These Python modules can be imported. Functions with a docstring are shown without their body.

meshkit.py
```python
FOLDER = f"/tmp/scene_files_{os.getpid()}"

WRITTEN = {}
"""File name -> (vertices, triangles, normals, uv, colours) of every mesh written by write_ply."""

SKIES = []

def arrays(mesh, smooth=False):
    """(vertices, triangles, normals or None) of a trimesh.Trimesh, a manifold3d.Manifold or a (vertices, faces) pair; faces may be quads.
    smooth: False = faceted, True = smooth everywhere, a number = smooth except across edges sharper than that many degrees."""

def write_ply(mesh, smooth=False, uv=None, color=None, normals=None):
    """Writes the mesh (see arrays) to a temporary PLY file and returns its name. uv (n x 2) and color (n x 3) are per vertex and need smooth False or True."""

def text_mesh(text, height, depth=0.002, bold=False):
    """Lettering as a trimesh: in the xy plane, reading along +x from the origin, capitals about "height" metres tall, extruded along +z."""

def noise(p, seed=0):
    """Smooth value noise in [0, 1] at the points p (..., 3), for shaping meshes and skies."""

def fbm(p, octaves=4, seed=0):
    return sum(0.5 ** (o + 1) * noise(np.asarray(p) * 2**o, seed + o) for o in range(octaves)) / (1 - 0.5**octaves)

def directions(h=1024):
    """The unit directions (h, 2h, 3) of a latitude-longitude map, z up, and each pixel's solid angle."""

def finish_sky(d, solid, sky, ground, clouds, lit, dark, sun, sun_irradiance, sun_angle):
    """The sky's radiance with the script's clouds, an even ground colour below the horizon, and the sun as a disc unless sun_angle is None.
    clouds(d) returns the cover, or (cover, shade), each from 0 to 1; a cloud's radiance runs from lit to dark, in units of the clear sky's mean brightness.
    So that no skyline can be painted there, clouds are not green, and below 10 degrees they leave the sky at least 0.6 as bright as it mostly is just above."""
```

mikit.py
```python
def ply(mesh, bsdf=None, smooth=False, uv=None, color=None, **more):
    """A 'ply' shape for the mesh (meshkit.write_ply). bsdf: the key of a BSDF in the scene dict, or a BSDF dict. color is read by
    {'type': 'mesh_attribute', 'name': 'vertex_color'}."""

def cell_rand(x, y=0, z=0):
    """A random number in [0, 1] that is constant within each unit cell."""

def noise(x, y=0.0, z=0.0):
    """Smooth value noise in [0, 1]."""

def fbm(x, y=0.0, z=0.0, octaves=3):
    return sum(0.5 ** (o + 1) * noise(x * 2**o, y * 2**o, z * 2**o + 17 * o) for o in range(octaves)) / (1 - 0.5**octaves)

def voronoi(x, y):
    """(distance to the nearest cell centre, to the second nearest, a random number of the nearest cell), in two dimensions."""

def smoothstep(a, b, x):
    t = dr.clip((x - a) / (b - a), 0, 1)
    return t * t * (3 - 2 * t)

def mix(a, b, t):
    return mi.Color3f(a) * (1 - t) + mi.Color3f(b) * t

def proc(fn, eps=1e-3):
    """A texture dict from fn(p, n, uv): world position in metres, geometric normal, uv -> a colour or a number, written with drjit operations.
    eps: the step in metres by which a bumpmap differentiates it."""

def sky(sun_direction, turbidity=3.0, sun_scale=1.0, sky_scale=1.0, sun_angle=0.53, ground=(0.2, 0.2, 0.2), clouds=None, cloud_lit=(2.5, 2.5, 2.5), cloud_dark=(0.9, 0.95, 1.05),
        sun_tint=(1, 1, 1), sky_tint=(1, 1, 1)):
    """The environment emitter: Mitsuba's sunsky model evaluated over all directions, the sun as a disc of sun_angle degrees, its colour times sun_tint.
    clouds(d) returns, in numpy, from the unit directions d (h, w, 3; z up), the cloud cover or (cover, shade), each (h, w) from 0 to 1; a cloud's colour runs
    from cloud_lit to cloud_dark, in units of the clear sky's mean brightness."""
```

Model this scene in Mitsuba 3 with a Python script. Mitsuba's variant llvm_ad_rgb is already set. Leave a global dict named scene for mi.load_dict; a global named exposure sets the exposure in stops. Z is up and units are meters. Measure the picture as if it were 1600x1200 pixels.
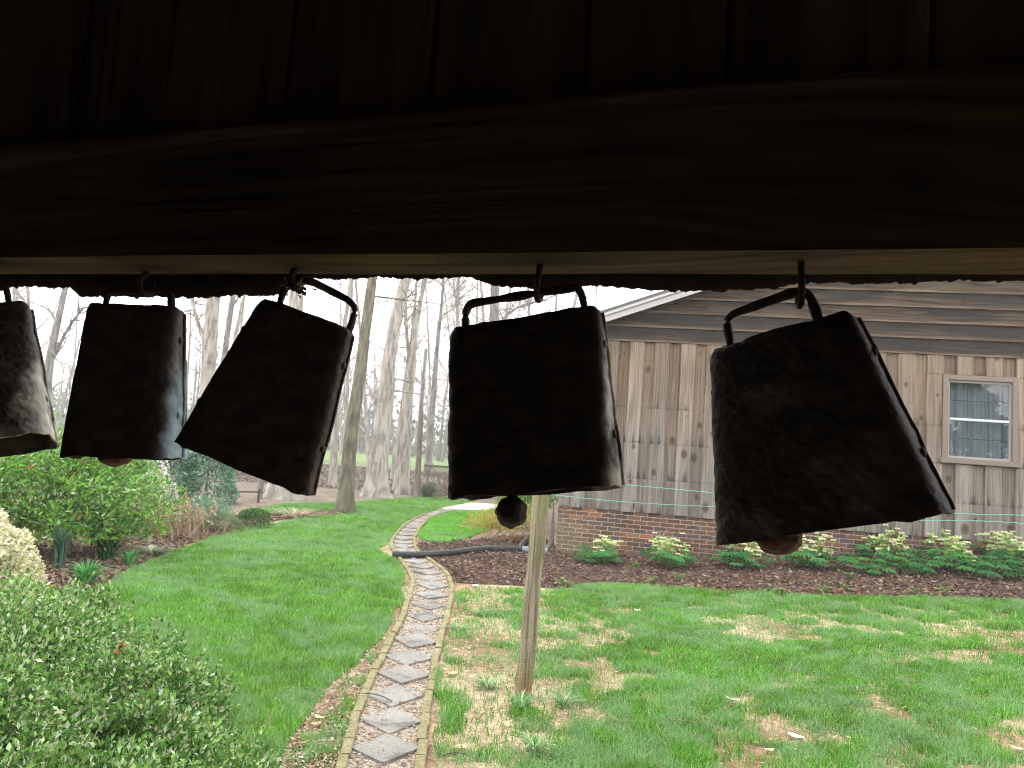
import math
import numpy as np
import trimesh
import drjit as dr
import mitsuba as mi
import mikit
import meshkit
from shapely.geometry import Polygon, Point, LineString
from shapely import contains_xy

# ------------------------------------------------------------------ camera, sky, exposure
scene, labels = {}, {}
T4 = mi.ScalarTransform4f
FOCAL, PITCH, ROLL = 1110.0, math.radians(5.36), math.radians(4.17)   # focal length in pixels of a 1600 wide picture
EYE = np.array([0.0, 0.0, 1.7])
FWD = np.array([0, math.cos(PITCH), math.sin(PITCH)])
UP0 = np.array([0, -math.sin(PITCH), math.cos(PITCH)])
RIGHT = math.cos(ROLL) * np.array([1.0, 0, 0]) + math.sin(ROLL) * UP0
UP = -math.sin(ROLL) * np.array([1.0, 0, 0]) + math.cos(ROLL) * UP0
scene["type"] = "scene"
scene["camera"] = {"type": "perspective", "fov": math.degrees(2 * math.atan(800 / FOCAL)), "fov_axis": "x", "near_clip": 0.02, "far_clip": 3000.0,
                   "to_world": T4().look_at(origin=EYE.tolist(), target=(EYE + FWD).tolist(), up=UP.tolist())}
scene["sky"] = mikit.sky([-0.35, 0.2, 0.9], turbidity=4, sun_scale=0.12, sun_angle=25, clouds=lambda d: 1.0, cloud_lit=(2.4, 2.42, 2.45))
exposure = 3.55


# ------------------------------------------------------------------ survey helpers: sight lines meet the ground or an upright plane
def ray(x, y):
    return FWD + RIGHT * (x - 800) / FOCAL - UP * (y - 600) / FOCAL


def hz(x):
    """Height of the ground: level on the left, rising gently to the right along the house."""
    x = np.asarray(x, float)
    return 0.062 * (np.logaddexp(0, (x - 1.0) * 2.2) - np.logaddexp(0, (x - 9.0) * 2.2)) / 2.2 * 1.16


def G(x, y, z=0.0):
    d = ray(x, y)
    h = 0.0
    for _ in range(12):
        p = EYE + d * (h + z - EYE[2]) / d[2]
        h = float(hz(p[0]))
    return p


def G2(pts):
    return np.array([G(*p)[:2] for p in pts])


def at_depth(x, y, depth):
    d = ray(x, y)
    return EYE + d * depth / d[1]


# ------------------------------------------------------------------ mesh helpers
class MB:
    """Collects triangles with one colour per vertex."""

    def __init__(self):
        self.v, self.f, self.c, self.n = [], [], [], 0

    def add(self, v, f, c=(0.5, 0.5, 0.5)):
        v = np.asarray(v, float).reshape(-1, 3)
        f = np.asarray(f, int)
        if f.shape[1] == 4:
            f = np.vstack([f[:, [0, 1, 2]], f[:, [0, 2, 3]]])
        self.v.append(v)
        self.f.append(f + self.n)
        self.c.append(np.broadcast_to(np.asarray(c, float), v.shape) if np.ndim(c) == 1 else np.asarray(c, float))
        self.n += len(v)
        return self

    def mesh(self):
        return np.vstack(self.v), np.vstack(self.f)

    def color(self):
        return np.vstack(self.c)


def put(key, mesh, bsdf, smooth=False, color=None, **more):
    scene[key] = mikit.ply(mesh, bsdf, smooth=smooth, color=color, **more)
    return key


def putmb(key, mb, bsdf, smooth=False, kind=None, **more):
    put(key, mb.mesh(), bsdf, smooth, mb.color(), **more)
    if kind:
        labels.setdefault(key, {})["kind"] = kind
    return key


def tag(key, label, category=None, group=None, kind=None):
    d = labels.setdefault(key, {})
    d["label"] = label
    if category:
        d["category"] = category
    if group:
        d["group"] = group
    if kind:
        d["kind"] = kind


COUNT = {}


def numbered(name):
    k = COUNT.get(name, 0)
    COUNT[name] = k + 1
    return name if k == 0 else f"{name}_{k:03d}"


def box(x0, x1, y0, y1, z0, z1, bevel=0.0):
    """A box with its long edges chamfered."""
    if bevel <= 0:
        v = np.array([[x, y, z] for x in (x0, x1) for y in (y0, y1) for z in (z0, z1)], float)
        f = np.array([[0, 1, 3, 2], [4, 6, 7, 5], [0, 4, 5, 1], [2, 3, 7, 6], [0, 2, 6, 4], [1, 5, 7, 3]])
        return v, f
    b, pts = bevel, []
    for sx in (0, 1):
        for sy in (0, 1):
            for sz in (0, 1):
                p = [(x0, x1)[sx], (y0, y1)[sy], (z0, z1)[sz]]
                q = [(x0 + b, x1 - b)[sx], (y0 + b, y1 - b)[sy], (z0 + b, z1 - b)[sz]]
                for k in range(3):
                    r = list(q)
                    r[k] = p[k]
                    pts.append(r)
    h = trimesh.Trimesh(np.array(pts)).convex_hull
    return np.array(h.vertices), np.array(h.faces)


def tube(points, radii, sides=6, cap=True):
    p = np.asarray(points, float)
    n = len(p)
    r = np.broadcast_to(np.asarray(radii, float), (n,))
    t = np.gradient(p, axis=0)
    t /= np.linalg.norm(t, axis=1, keepdims=True) + 1e-12
    ref = np.where(np.abs(t[:, 2:]) < 0.92, [[0, 0, 1.0]], [[1.0, 0, 0]])
    if n > 2:
        ref = np.repeat([ref[n // 2]], n, 0)
    a = np.cross(t, ref)
    a /= np.linalg.norm(a, axis=1, keepdims=True) + 1e-12
    b = np.cross(t, a)
    ang = np.arange(sides) * 2 * np.pi / sides
    v = p[:, None] + r[:, None, None] * (np.cos(ang)[None, :, None] * a[:, None] + np.sin(ang)[None, :, None] * b[:, None])
    i, j = np.meshgrid(np.arange(n - 1), np.arange(sides), indexing="ij")
    q = np.stack([i * sides + j, i * sides + (j + 1) % sides, (i + 1) * sides + (j + 1) % sides, (i + 1) * sides + j], -1).reshape(-1, 4)
    f = np.vstack([q[:, [0, 2, 1]], q[:, [0, 3, 2]]])
    v = v.reshape(-1, 3)
    if cap:
        for base, c, flip in ((0, p[0], 0), ((n - 1) * sides, p[-1], 1)):
            k = len(v)
            v = np.vstack([v, c])
            g = np.array([[base + j, base + (j + 1) % sides, k] for j in range(sides)])
            f = np.vstack([f, g if not flip else g[:, [1, 0, 2]]])
    return v, f


def unit(a):
    return a / (np.linalg.norm(a, axis=-1, keepdims=True) + 1e-12)


def leaf_quads(P, A, Nn, L, W, fold=0.25, droop=0.0):
    """Leaves: at the points P, along A, facing Nn, length L, width W; two folded triangles each."""
    A = unit(A)
    S = unit(np.cross(A, Nn))
    Nn = np.cross(S, A)
    L, W = np.asarray(L)[:, None], np.asarray(W)[:, None]
    m = P + A * L * 0.45
    v = np.stack([P, m + S * W * 0.5 + Nn * W * fold, P + A * L - Nn * L * droop, m - S * W * 0.5 + Nn * W * fold], 1).reshape(-1, 3)
    k = np.arange(len(P))[:, None] * 4
    f = np.concatenate([k + [0, 1, 2], k + [0, 2, 3]], 1).reshape(-1, 3)
    return v, f


def rep(c, n):
    return np.repeat(c, n, axis=0)


def jitter(rng, base, n, val=0.2, hue=0.08):
    base = np.asarray(base, float)
    return np.clip(base * (1 + rng.normal(0, val, (n, 1))) * (1 + rng.normal(0, hue, (n, 3))), 0.004, 0.9)


def pick(rng, palette, n, weights=None, val=0.18, hue=0.06):
    p = np.asarray(palette, float)
    w = None if weights is None else np.asarray(weights) / np.sum(weights)
    return jitter(rng, p[rng.choice(len(p), n, p=w)], n, val, hue)


def randdir(rng, n):
    return unit(rng.normal(size=(n, 3)))


# ------------------------------------------------------------------ materials
N, FB, V2, SS, CR = mikit.noise, mikit.fbm, mikit.voronoi, mikit.smoothstep, mikit.cell_rand
C3 = mi.Color3f
TH = math.radians(10.2)            # the house stands turned by this
HK = 1.0625
HO = np.array([1.0796, 11.545, -0.8807]) * HK + [0, 0, 1.7]
PHI = math.radians(16.4)           # the shed front stands turned by this
SO = np.array([-0.01, 0.707, 1.7])


def hloc(p):
    x, y, z = p.x - HO[0], p.y - HO[1], p.z - HO[2]
    return (x * math.cos(TH) - y * math.sin(TH)) / HK, (x * math.sin(TH) + y * math.cos(TH)) / HK, z / HK


def sloc(p):
    x, y, z = p.x - SO[0], p.y - SO[1], p.z - SO[2]
    return x * math.cos(PHI) - y * math.sin(PHI), x * math.sin(PHI) + y * math.cos(PHI), z


def vert(name, rough=0.75, spec=0.3, thin=None):
    col = {"type": "mesh_attribute", "name": "vertex_color"}
    if thin is None:
        scene[name] = {"type": "twosided", "b": {"type": "principled", "base_color": col, "roughness": rough, "specular": spec}}
    else:
        scene[name] = {"type": "principledthin", "base_color": col, "roughness": rough, "diff_trans": thin, "spec_trans": 0.0, "eta": 1.4}


def pmat(name, fn, rough=0.85, bump=None, bscale=0.004, spec=0.25, metallic=0.0, eps=1e-3):
    b = {"type": "principled", "base_color": mikit.proc(fn), "roughness": rough, "specular": spec, "metallic": metallic}
    if bump is not None:
        b = {"type": "bumpmap", "arbitrary": mikit.proc(bump, eps), "scale": bscale, "b": b}
    scene[name] = {"type": "twosided", "b": b}


def plain(name, rgb, rough=0.6, metallic=0.0, spec=0.4):
    scene[name] = {"type": "twosided", "b": {"type": "principled", "base_color": {"type": "rgb", "value": list(rgb)}, "roughness": rough, "metallic": metallic, "specular": spec}}


vert("leaf_mat", 0.5, thin=0.7)
vert("soft_leaf_mat", 0.7, thin=0.8)
vert("grass_mat", 0.6, thin=0.8)
vert("matte_mat", 0.85, 0.2)


def ground_fn(p, n, uv):
    a = FB(p.x * 1.7, p.y * 1.7, 0.0, 4)
    b = FB(p.x * 14, p.y * 14, 3.0, 3)
    soil = mikit.mix(C3(0.20, 0.125, 0.082), C3(0.32, 0.25, 0.175), SS(0.25, 0.7, a)) * (0.45 + 1.0 * b) * (0.8 + 0.4 * N(p.x * 70, p.y * 70, 2.0))
    litter = mikit.mix(C3(0.105, 0.085, 0.07), C3(0.19, 0.16, 0.135), FB(p.x * 3, p.y * 3, 9.0, 4)) * (0.6 + 0.8 * b)
    field = mikit.mix(C3(0.07, 0.14, 0.05), C3(0.16, 0.2, 0.09), FB(p.x * 0.08, p.y * 0.08, 5.0, 3))
    c = mikit.mix(soil, litter, SS(14.0, 18.0, p.y + 3.0 * a))
    return mikit.mix(c, field, SS(48.0, 62.0, p.y + 14 * FB(p.x * 0.1, p.y * 0.1, 1.0, 2)))


pmat("ground_mat", ground_fn, 0.95, lambda p, n, uv: FB(p.x * 22, p.y * 22, 0.0, 3), 0.02, 0.1)


def lawn_fn(p, n, uv):
    a = FB(p.x * 2.3, p.y * 2.3, 1.0, 4)
    b = N(p.x * 60, p.y * 60, 1.0)
    return mikit.mix(C3(0.06, 0.15, 0.03), C3(0.13, 0.17, 0.06), SS(0.35, 0.75, a)) * (0.6 + 0.8 * b)


pmat("lawn_mat", lawn_fn, 0.95, lambda p, n, uv: FB(p.x * 50, p.y * 50, 0.0, 2), 0.02, 0.1)


def mulch_fn(p, n, uv):
    d, d2, r = V2(p.x * 28 + 0.7 * N(p.x * 9, p.y * 9), p.y * 45)
    c = mikit.mix(C3(0.05, 0.028, 0.021), C3(0.15, 0.095, 0.073), r)
    return c * (0.45 + 0.9 * SS(0.0, 0.3, d2 - d)) * (0.75 + 0.5 * N(p.x * 2, p.y * 2))


pmat("mulch_mat", mulch_fn, 0.95, lambda p, n, uv: FB(p.x * 40, p.y * 60, 0.0, 2), 0.02, 0.1)


def gravel_fn(p, n, uv):
    d, d2, r = V2(p.x * 60, p.y * 60)
    c = mikit.mix(C3(0.16, 0.125, 0.095), C3(0.32, 0.275, 0.22), r)
    return c * (0.45 + 0.8 * SS(0.0, 0.35, d2 - d))


pmat("gravel_mat", gravel_fn, 0.9, None)


def paver_fn(p, n, uv):
    a = FB(p.x * 5, p.y * 5, 0.0, 3)
    return mikit.mix(C3(0.162, 0.156, 0.144), C3(0.232, 0.225, 0.205), a) * (0.72 + 0.55 * N(p.x * 160, p.y * 160, 1.0)) * (0.78 + 0.4 * N(p.x * 1.9, p.y * 2.3, 6.0)) * (1 - 0.35 * SS(0.6, 0.72, FB(p.x * 9, p.y * 9, 4.0, 3)))


pmat("paver_mat", paver_fn, 0.9, lambda p, n, uv: N(p.x * 150, p.y * 150, 2.0), 0.004)


def edging_fn(p, n, uv):
    a = FB(p.x * 7, p.y * 7, 0.0, 3)
    return mikit.mix(C3(0.145, 0.132, 0.068), C3(0.225, 0.205, 0.115), a) * (0.7 + 0.5 * N(p.x * 90, p.y * 90, 1.0))


pmat("edging_mat", edging_fn, 0.9, lambda p, n, uv: N(p.x * 80, p.y * 80, 2.0), 0.004)
pmat("concrete_mat", lambda p, n, uv: C3(0.36, 0.34, 0.33) * (0.75 + 0.5 * FB(p.x * 4, p.y * 4, 0.0, 4)), 0.9)


def bark(name, dark, light, moss, scale=1.0):
    def fn(p, n, uv):
        r = FB(p.x * 14 * scale + p.y * 3, p.y * 14 * scale, p.z * 2.2 * scale, 4)
        c = mikit.mix(C3(*dark), C3(*light), SS(0.3, 0.68, r))
        k = SS(0.80, 0.86, N(p.x * 5 + 3, p.y * 5, p.z * 4))
        c = mikit.mix(c, C3(*moss), SS(0.35, 0.75, FB(p.x * 2.5, p.y * 2.5, p.z * 1.2, 3)) * 0.6)
        return c * (1 - 0.22 * k)

    pmat(name, fn, 0.95, lambda p, n, uv: FB(p.x * 16 * scale + p.y * 3, p.y * 16 * scale, p.z * 2.5 * scale, 3), 0.05, 0.1)


bark("pale_bark_mat", (0.20, 0.178, 0.158), (0.42, 0.385, 0.345), (0.34, 0.32, 0.275))
bark("mossy_bark_mat", (0.095, 0.085, 0.065), (0.20, 0.185, 0.14), (0.15, 0.155, 0.10), 1.5)
bark("grey_bark_mat", (0.135, 0.13, 0.125), (0.27, 0.258, 0.245), (0.21, 0.205, 0.195))


def grain(u, w, seed, sharp=1.0):
    """Wood grain running along w: a number from 0 to 1."""
    wav = FB(u * 9, w * 0.9, seed, 2)
    return FB(u * 55 * sharp + 6 * wav, w * 1.8, seed + 5.0, 3)


def siding_fn(p, n, uv):
    s, d, z = hloc(p)
    i = dr.floor((s + 0.19) / 0.2010)
    r, r2 = CR(i, 3), CR(i, 8)
    g = grain(s, z + r * 7, r * 30)
    c = mikit.mix(C3(0.20, 0.148, 0.108), C3(0.325, 0.26, 0.205), SS(0.2, 0.8, g))
    pair = dr.floor((s + 0.19) / 0.2010)
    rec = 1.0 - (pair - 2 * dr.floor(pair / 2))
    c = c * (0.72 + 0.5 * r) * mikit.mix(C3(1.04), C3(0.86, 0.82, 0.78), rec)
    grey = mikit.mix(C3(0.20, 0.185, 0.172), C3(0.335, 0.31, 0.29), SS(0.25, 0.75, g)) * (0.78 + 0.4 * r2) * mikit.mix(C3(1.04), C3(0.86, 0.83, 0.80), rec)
    c = mikit.mix(c, grey, 0.75 * SS(2.6, 0.8, z + 0.9 * (r2 - 0.5) + 0.5 * FB(s * 4, z * 2, 2.0, 2)))
    # dark streaks that hang below old lap lines and end above the brick
    q = (z - 0.02) / 0.56
    ph = q - dr.floor(q)
    st = SS(0.45, 0.65, N(s * 24, dr.floor(q) * 7.0, 4.0)) * SS(0.0, 0.03, ph) * SS(0.46, 0.05, ph + 0.4 * N(s * 30, dr.floor(q) * 3.0, 9.0))
    c = c * (1 - 0.62 * st * SS(2.3, 1.6, z))
    # knots
    kx, kz = (s + 0.19) / 0.201, z / 0.55 + CR(dr.floor((s + 0.19) / 0.201), 1)
    ci, cj = dr.floor(kx), dr.floor(kz)
    ox, oz = (kx - ci - (0.3 + 0.4 * CR(ci, cj, 2))) * 0.201, (kz - cj - (0.3 + 0.4 * CR(ci, cj, 5))) * 0.55
    kr = dr.sqrt(dr.square(ox) + dr.square(oz * 0.65))
    size = 0.016 + 0.042 * dr.square(CR(ci, cj, 7)) + 0.006 * (g - 0.5)
    k = SS(size * 1.5, size * 0.5, kr) * SS(0.50, 0.54, CR(ci, cj, 9))
    c = mikit.mix(c, C3(0.085, 0.055, 0.038), k * 0.85)
    c = c * (1 - 0.20 * SS(0.3, 0.7, N(s * 9, dr.floor(q) * 5.0, 1.0)) * SS(0.0, 0.015, ph) * SS(0.10, 0.02, ph) * SS(2.3, 1.6, z))
    return c * (0.58 + 0.46 * FB(s * 3, z * 1.3, 11.0, 3))


pmat("siding_mat", siding_fn, 0.9, lambda p, n, uv: grain(hloc(p)[0], hloc(p)[2], 4.0), 0.004, 0.15)


def gable_fn(p, n, uv):
    s, d, z = hloc(p)
    j = dr.floor((z - 2.7757) / 0.2385)
    r = CR(j, 5)
    ph = (z - 2.7757) / 0.2385 - j
    g = grain(z, s * 1.2 + r * 9, r * 20)
    c = mikit.mix(C3(0.048, 0.034, 0.025), C3(0.105, 0.078, 0.057), SS(0.25, 0.75, g))
    w = SS(0.3, 0.62, FB(s * 0.9 + r * 5, z * 2, 3.0, 3) + 0.3 * (ph - 0.5))
    c = mikit.mix(c, C3(0.032, 0.03, 0.03) * (0.7 + 0.6 * g), w * SS(0.12, 0.3, ph) * 0.85)
    c = c * (0.8 + 0.75 * SS(0.2, 0.04, ph))  # lit bottom edge of each lap painted into the colour
    ci = dr.floor(s / 0.6 + r * 3)
    ox = s / 0.6 + r * 3 - ci - 0.5 + 0.5 * (CR(ci, j, 2) - 0.5)
    k = SS(0.045, 0.02, dr.sqrt(dr.square(ox * 0.6 * 0.7) + dr.square((ph - 0.45) * 0.2385))) * SS(0.72, 0.76, CR(ci, j, 9))
    return mikit.mix(c, C3(0.04, 0.028, 0.022), k)


pmat("gable_mat", gable_fn, 0.9, lambda p, n, uv: grain(hloc(p)[2], hloc(p)[0], 4.0), 0.004, 0.15)


def brick_fn(p, n, uv):
    s, d, z = hloc(p)
    row = dr.floor(z / 0.0677)
    half = 0.5 * (row - 2 * dr.floor(row / 2))
    col = dr.floor(s / 0.2032 + half)
    r, r2 = CR(col, row, 1), CR(col, row, 2)
    c = mikit.mix(C3(0.085, 0.046, 0.034), C3(0.165, 0.088, 0.062), r)
    c = mikit.mix(c, C3(0.085, 0.066, 0.066), SS(0.6, 0.9, r2))
    c = mikit.mix(c, C3(0.27, 0.125, 0.07), SS(0.93, 0.97, CR(col, row, 6)))
    m = SS(1.1, 0.1, s + 0.55 * (z + 0.35) + 0.5 * FB(s * 3, z * 6, 1.0, 2)) * SS(0.1, -0.25, z)
    c = mikit.mix(c, C3(0.16, 0.135, 0.08), 0.85 * m)
    return c * (0.72 + 0.55 * FB(s * 40, z * 70, 3.0, 2))


pmat("brick_mat", brick_fn, 0.92, lambda p, n, uv: N(p.x * 150, p.y * 150, p.z * 150), 0.003, 0.2)
pmat("mortar_mat", lambda p, n, uv: C3(0.58, 0.48, 0.39) * (0.75 + 0.4 * FB(p.x * 20, p.y * 20, p.z * 30, 2)), 0.95)


def dark_wood(name, dark, light, along, moss=None):
    def fn(p, n, uv):
        s, d, z = sloc(p)
        if along:
            g = grain(z + d * 0.7, s * 1.5 + d, 3.0)
            m = FB(s * 5, z * 14 + d * 9, 2.0, 3)
        else:
            i = dr.floor(s / 0.165)
            g = grain(s, z * 1.4 + 5 * CR(i, 2), 9.0 + CR(i, 4) * 10)
            m = FB(s * 9, z * 2.5, 2.0, 3)
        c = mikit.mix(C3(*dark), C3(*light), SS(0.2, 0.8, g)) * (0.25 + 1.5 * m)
        if moss:
            c = mikit.mix(c, C3(0.13, 0.10, 0.072) * (0.6 + 0.8 * m), 0.8 * SS(0.0, 0.022, z - 0.332 - 0.03 * s + 0.012 * (FB(s * 7, z * 3, 1.0, 3) - 0.5)))
            c = mikit.mix(c, C3(*moss), SS(0.45, 0.65, FB(s * 4, d * 22, 8.0, 3)) * 0.7)
        return c

    def bp(p, n, uv):
        s, d, z = sloc(p)
        return grain(z + d * 0.7, s * 1.5 + d, 3.0) if along else grain(s, z * 1.4, 9.0)

    pmat(name, fn, 0.85, bp, 0.006, 0.25)


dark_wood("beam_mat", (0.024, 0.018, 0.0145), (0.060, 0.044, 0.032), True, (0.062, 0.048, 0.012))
pmat("wall_mat", lambda p, n, uv: C3(0.18, 0.152, 0.132) * (0.6 + 0.7 * FB(p.x * 9, p.y * 9, p.z * 2, 3)), 0.9)
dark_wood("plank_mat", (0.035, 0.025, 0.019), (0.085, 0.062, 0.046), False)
pmat("bark_edge_mat", lambda p, n, uv: mikit.mix(C3(0.018, 0.015, 0.013), C3(0.06, 0.05, 0.042), FB(p.x * 40, p.y * 40, p.z * 40, 3)), 0.95)
pmat("dirt_mat", lambda p, n, uv: C3(0.22, 0.196, 0.172) * (0.6 + 0.8 * FB(p.x * 6, p.y * 6, 0.0, 3)), 0.95)


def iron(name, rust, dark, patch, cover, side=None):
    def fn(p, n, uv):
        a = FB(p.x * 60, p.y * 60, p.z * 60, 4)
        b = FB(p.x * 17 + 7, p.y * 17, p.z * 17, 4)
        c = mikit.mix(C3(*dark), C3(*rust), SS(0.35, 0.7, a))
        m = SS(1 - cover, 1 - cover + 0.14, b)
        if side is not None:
            m = m * SS(side, side + 0.012, p.x + 0.01 * (a - 0.5))  # light on the bell's outer side, put into the colour as a paler patch
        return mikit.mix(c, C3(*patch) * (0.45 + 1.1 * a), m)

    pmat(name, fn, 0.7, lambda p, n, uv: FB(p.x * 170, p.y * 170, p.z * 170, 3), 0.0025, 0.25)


iron("rust_mat", (0.065, 0.052, 0.044), (0.034, 0.031, 0.029), (0.10, 0.094, 0.082), 0.42)
iron("lit_side_rust_mat", (0.065, 0.052, 0.044), (0.034, 0.031, 0.029), (0.50, 0.50, 0.43), 0.72, 0.087)  # sky light on the right side painted in as pale patches
iron("swung_rust_mat", (0.075, 0.056, 0.046), (0.036, 0.032, 0.03), (0.34, 0.26, 0.20), 0.62, -0.185)  # lit right side painted in as a paler patch
iron("lichen_lit_side_mat", (0.09, 0.075, 0.06), (0.04, 0.036, 0.032), (0.32, 0.31, 0.26), 0.66, -0.648)  # lichen, with the side's daylight painted into the same pale patch
iron("blue_lit_side_mat", (0.07, 0.056, 0.047), (0.034, 0.031, 0.03), (0.15, 0.21, 0.23), 0.75, -0.423)  # bluish paint, brightened in the colour as if the sky lit this side
iron("clapper_mat", (0.16, 0.08, 0.045), (0.06, 0.036, 0.027), (0.13, 0.08, 0.05), 0.3)


def post_fn(p, n, uv):
    g = FB(p.x * 70, p.y * 70, p.z * 2.0, 3)
    c = mikit.mix(C3(0.12, 0.10, 0.068), C3(0.25, 0.22, 0.15), SS(0.25, 0.75, g))
    c = mikit.mix(c, C3(0.15, 0.155, 0.075), SS(0.4, 0.7, FB(p.x * 8, p.y * 8, p.z * 2, 2)) * 0.7)
    c = mikit.mix(c, C3(0.19, 0.12, 0.065), SS(0.30, 0.08, p.z + 0.08 * FB(p.x * 30, p.y * 30, p.z * 5, 2)) * 0.8)
    return c * (0.72 + 0.5 * SS(0.3, 0.45, FB(p.x * 120, p.y * 120, p.z * 1.2, 2)))


pmat("post_mat", post_fn, 0.9, lambda p, n, uv: FB(p.x * 70, p.y * 70, p.z * 2.0, 3), 0.008)
plain("pipe_mat", (0.014, 0.016, 0.018), 0.42, 0, 0.5)
plain("fitting_mat", (0.13, 0.17, 0.20), 0.5, 0, 0.5)
plain("spout_mat", (0.095, 0.085, 0.082), 0.55, 0, 0.4)
plain("trim_mat", (0.42, 0.41, 0.41), 0.6)
plain("frame_mat", (0.18, 0.143, 0.116), 0.6)
plain("sash_mat", (0.26, 0.245, 0.24), 0.5)
plain("rail_mat", (0.52, 0.56, 0.57), 0.4)
plain("grille_mat", (0.04, 0.045, 0.05), 0.5)
plain("curtain_mat", (0.13, 0.165, 0.185), 0.9, 0, 0.1)
plain("room_mat", (0.10, 0.11, 0.12), 0.9, 0, 0.1)
plain("roof_mat", (0.12, 0.115, 0.11), 0.9, 0, 0.2)
plain("cord_mat", (0.20, 0.55, 0.48), 0.5, 0, 0.3)
plain("rusty_steel_mat", (0.17, 0.075, 0.05), 0.8, 0, 0.3)
plain("lattice_mat", (0.10, 0.082, 0.066), 0.8, 0, 0.2)
plain("black_hole_mat", (0.015, 0.014, 0.013), 0.9, 0, 0.1)
scene["glass_mat"] = {"type": "thindielectric", "int_ior": 1.5}

# ------------------------------------------------------------------ the ground, in sheets
gr = MB()
gx = np.r_[-165, np.linspace(-6, 14, 81), 165]
gy = np.array([-9.0, 3, 8, 14, 30, 172])
gr.add(np.array([[x, y, hz(x)] for y in gy for x in gx]), [[j * len(gx) + i, j * len(gx) + i + 1, (j + 1) * len(gx) + i + 1, (j + 1) * len(gx) + i] for j in range(len(gy) - 1) for i in range(len(gx) - 1)])
put("ground", gr.mesh(), "ground_mat")
tag("ground", "bare soil and leaf litter running back under the woods", kind="structure")


def wobble(poly_pts, amp=0.08, step=0.15, seed=1):
    ring = LineString(np.vstack([poly_pts, poly_pts[:1]]))
    n = max(12, int(ring.length / step))
    q = np.array([ring.interpolate(i / n, normalized=True).coords[0] for i in range(n)])
    nz = np.stack([meshkit.fbm(np.c_[q * 1.9, np.full(n, 3.0)], 3, seed), meshkit.fbm(np.c_[q * 1.9, np.full(n, 9.0)], 3, seed + 5)], 1) - 0.5
    return Polygon(q + nz * 2 * amp).buffer(0)


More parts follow.
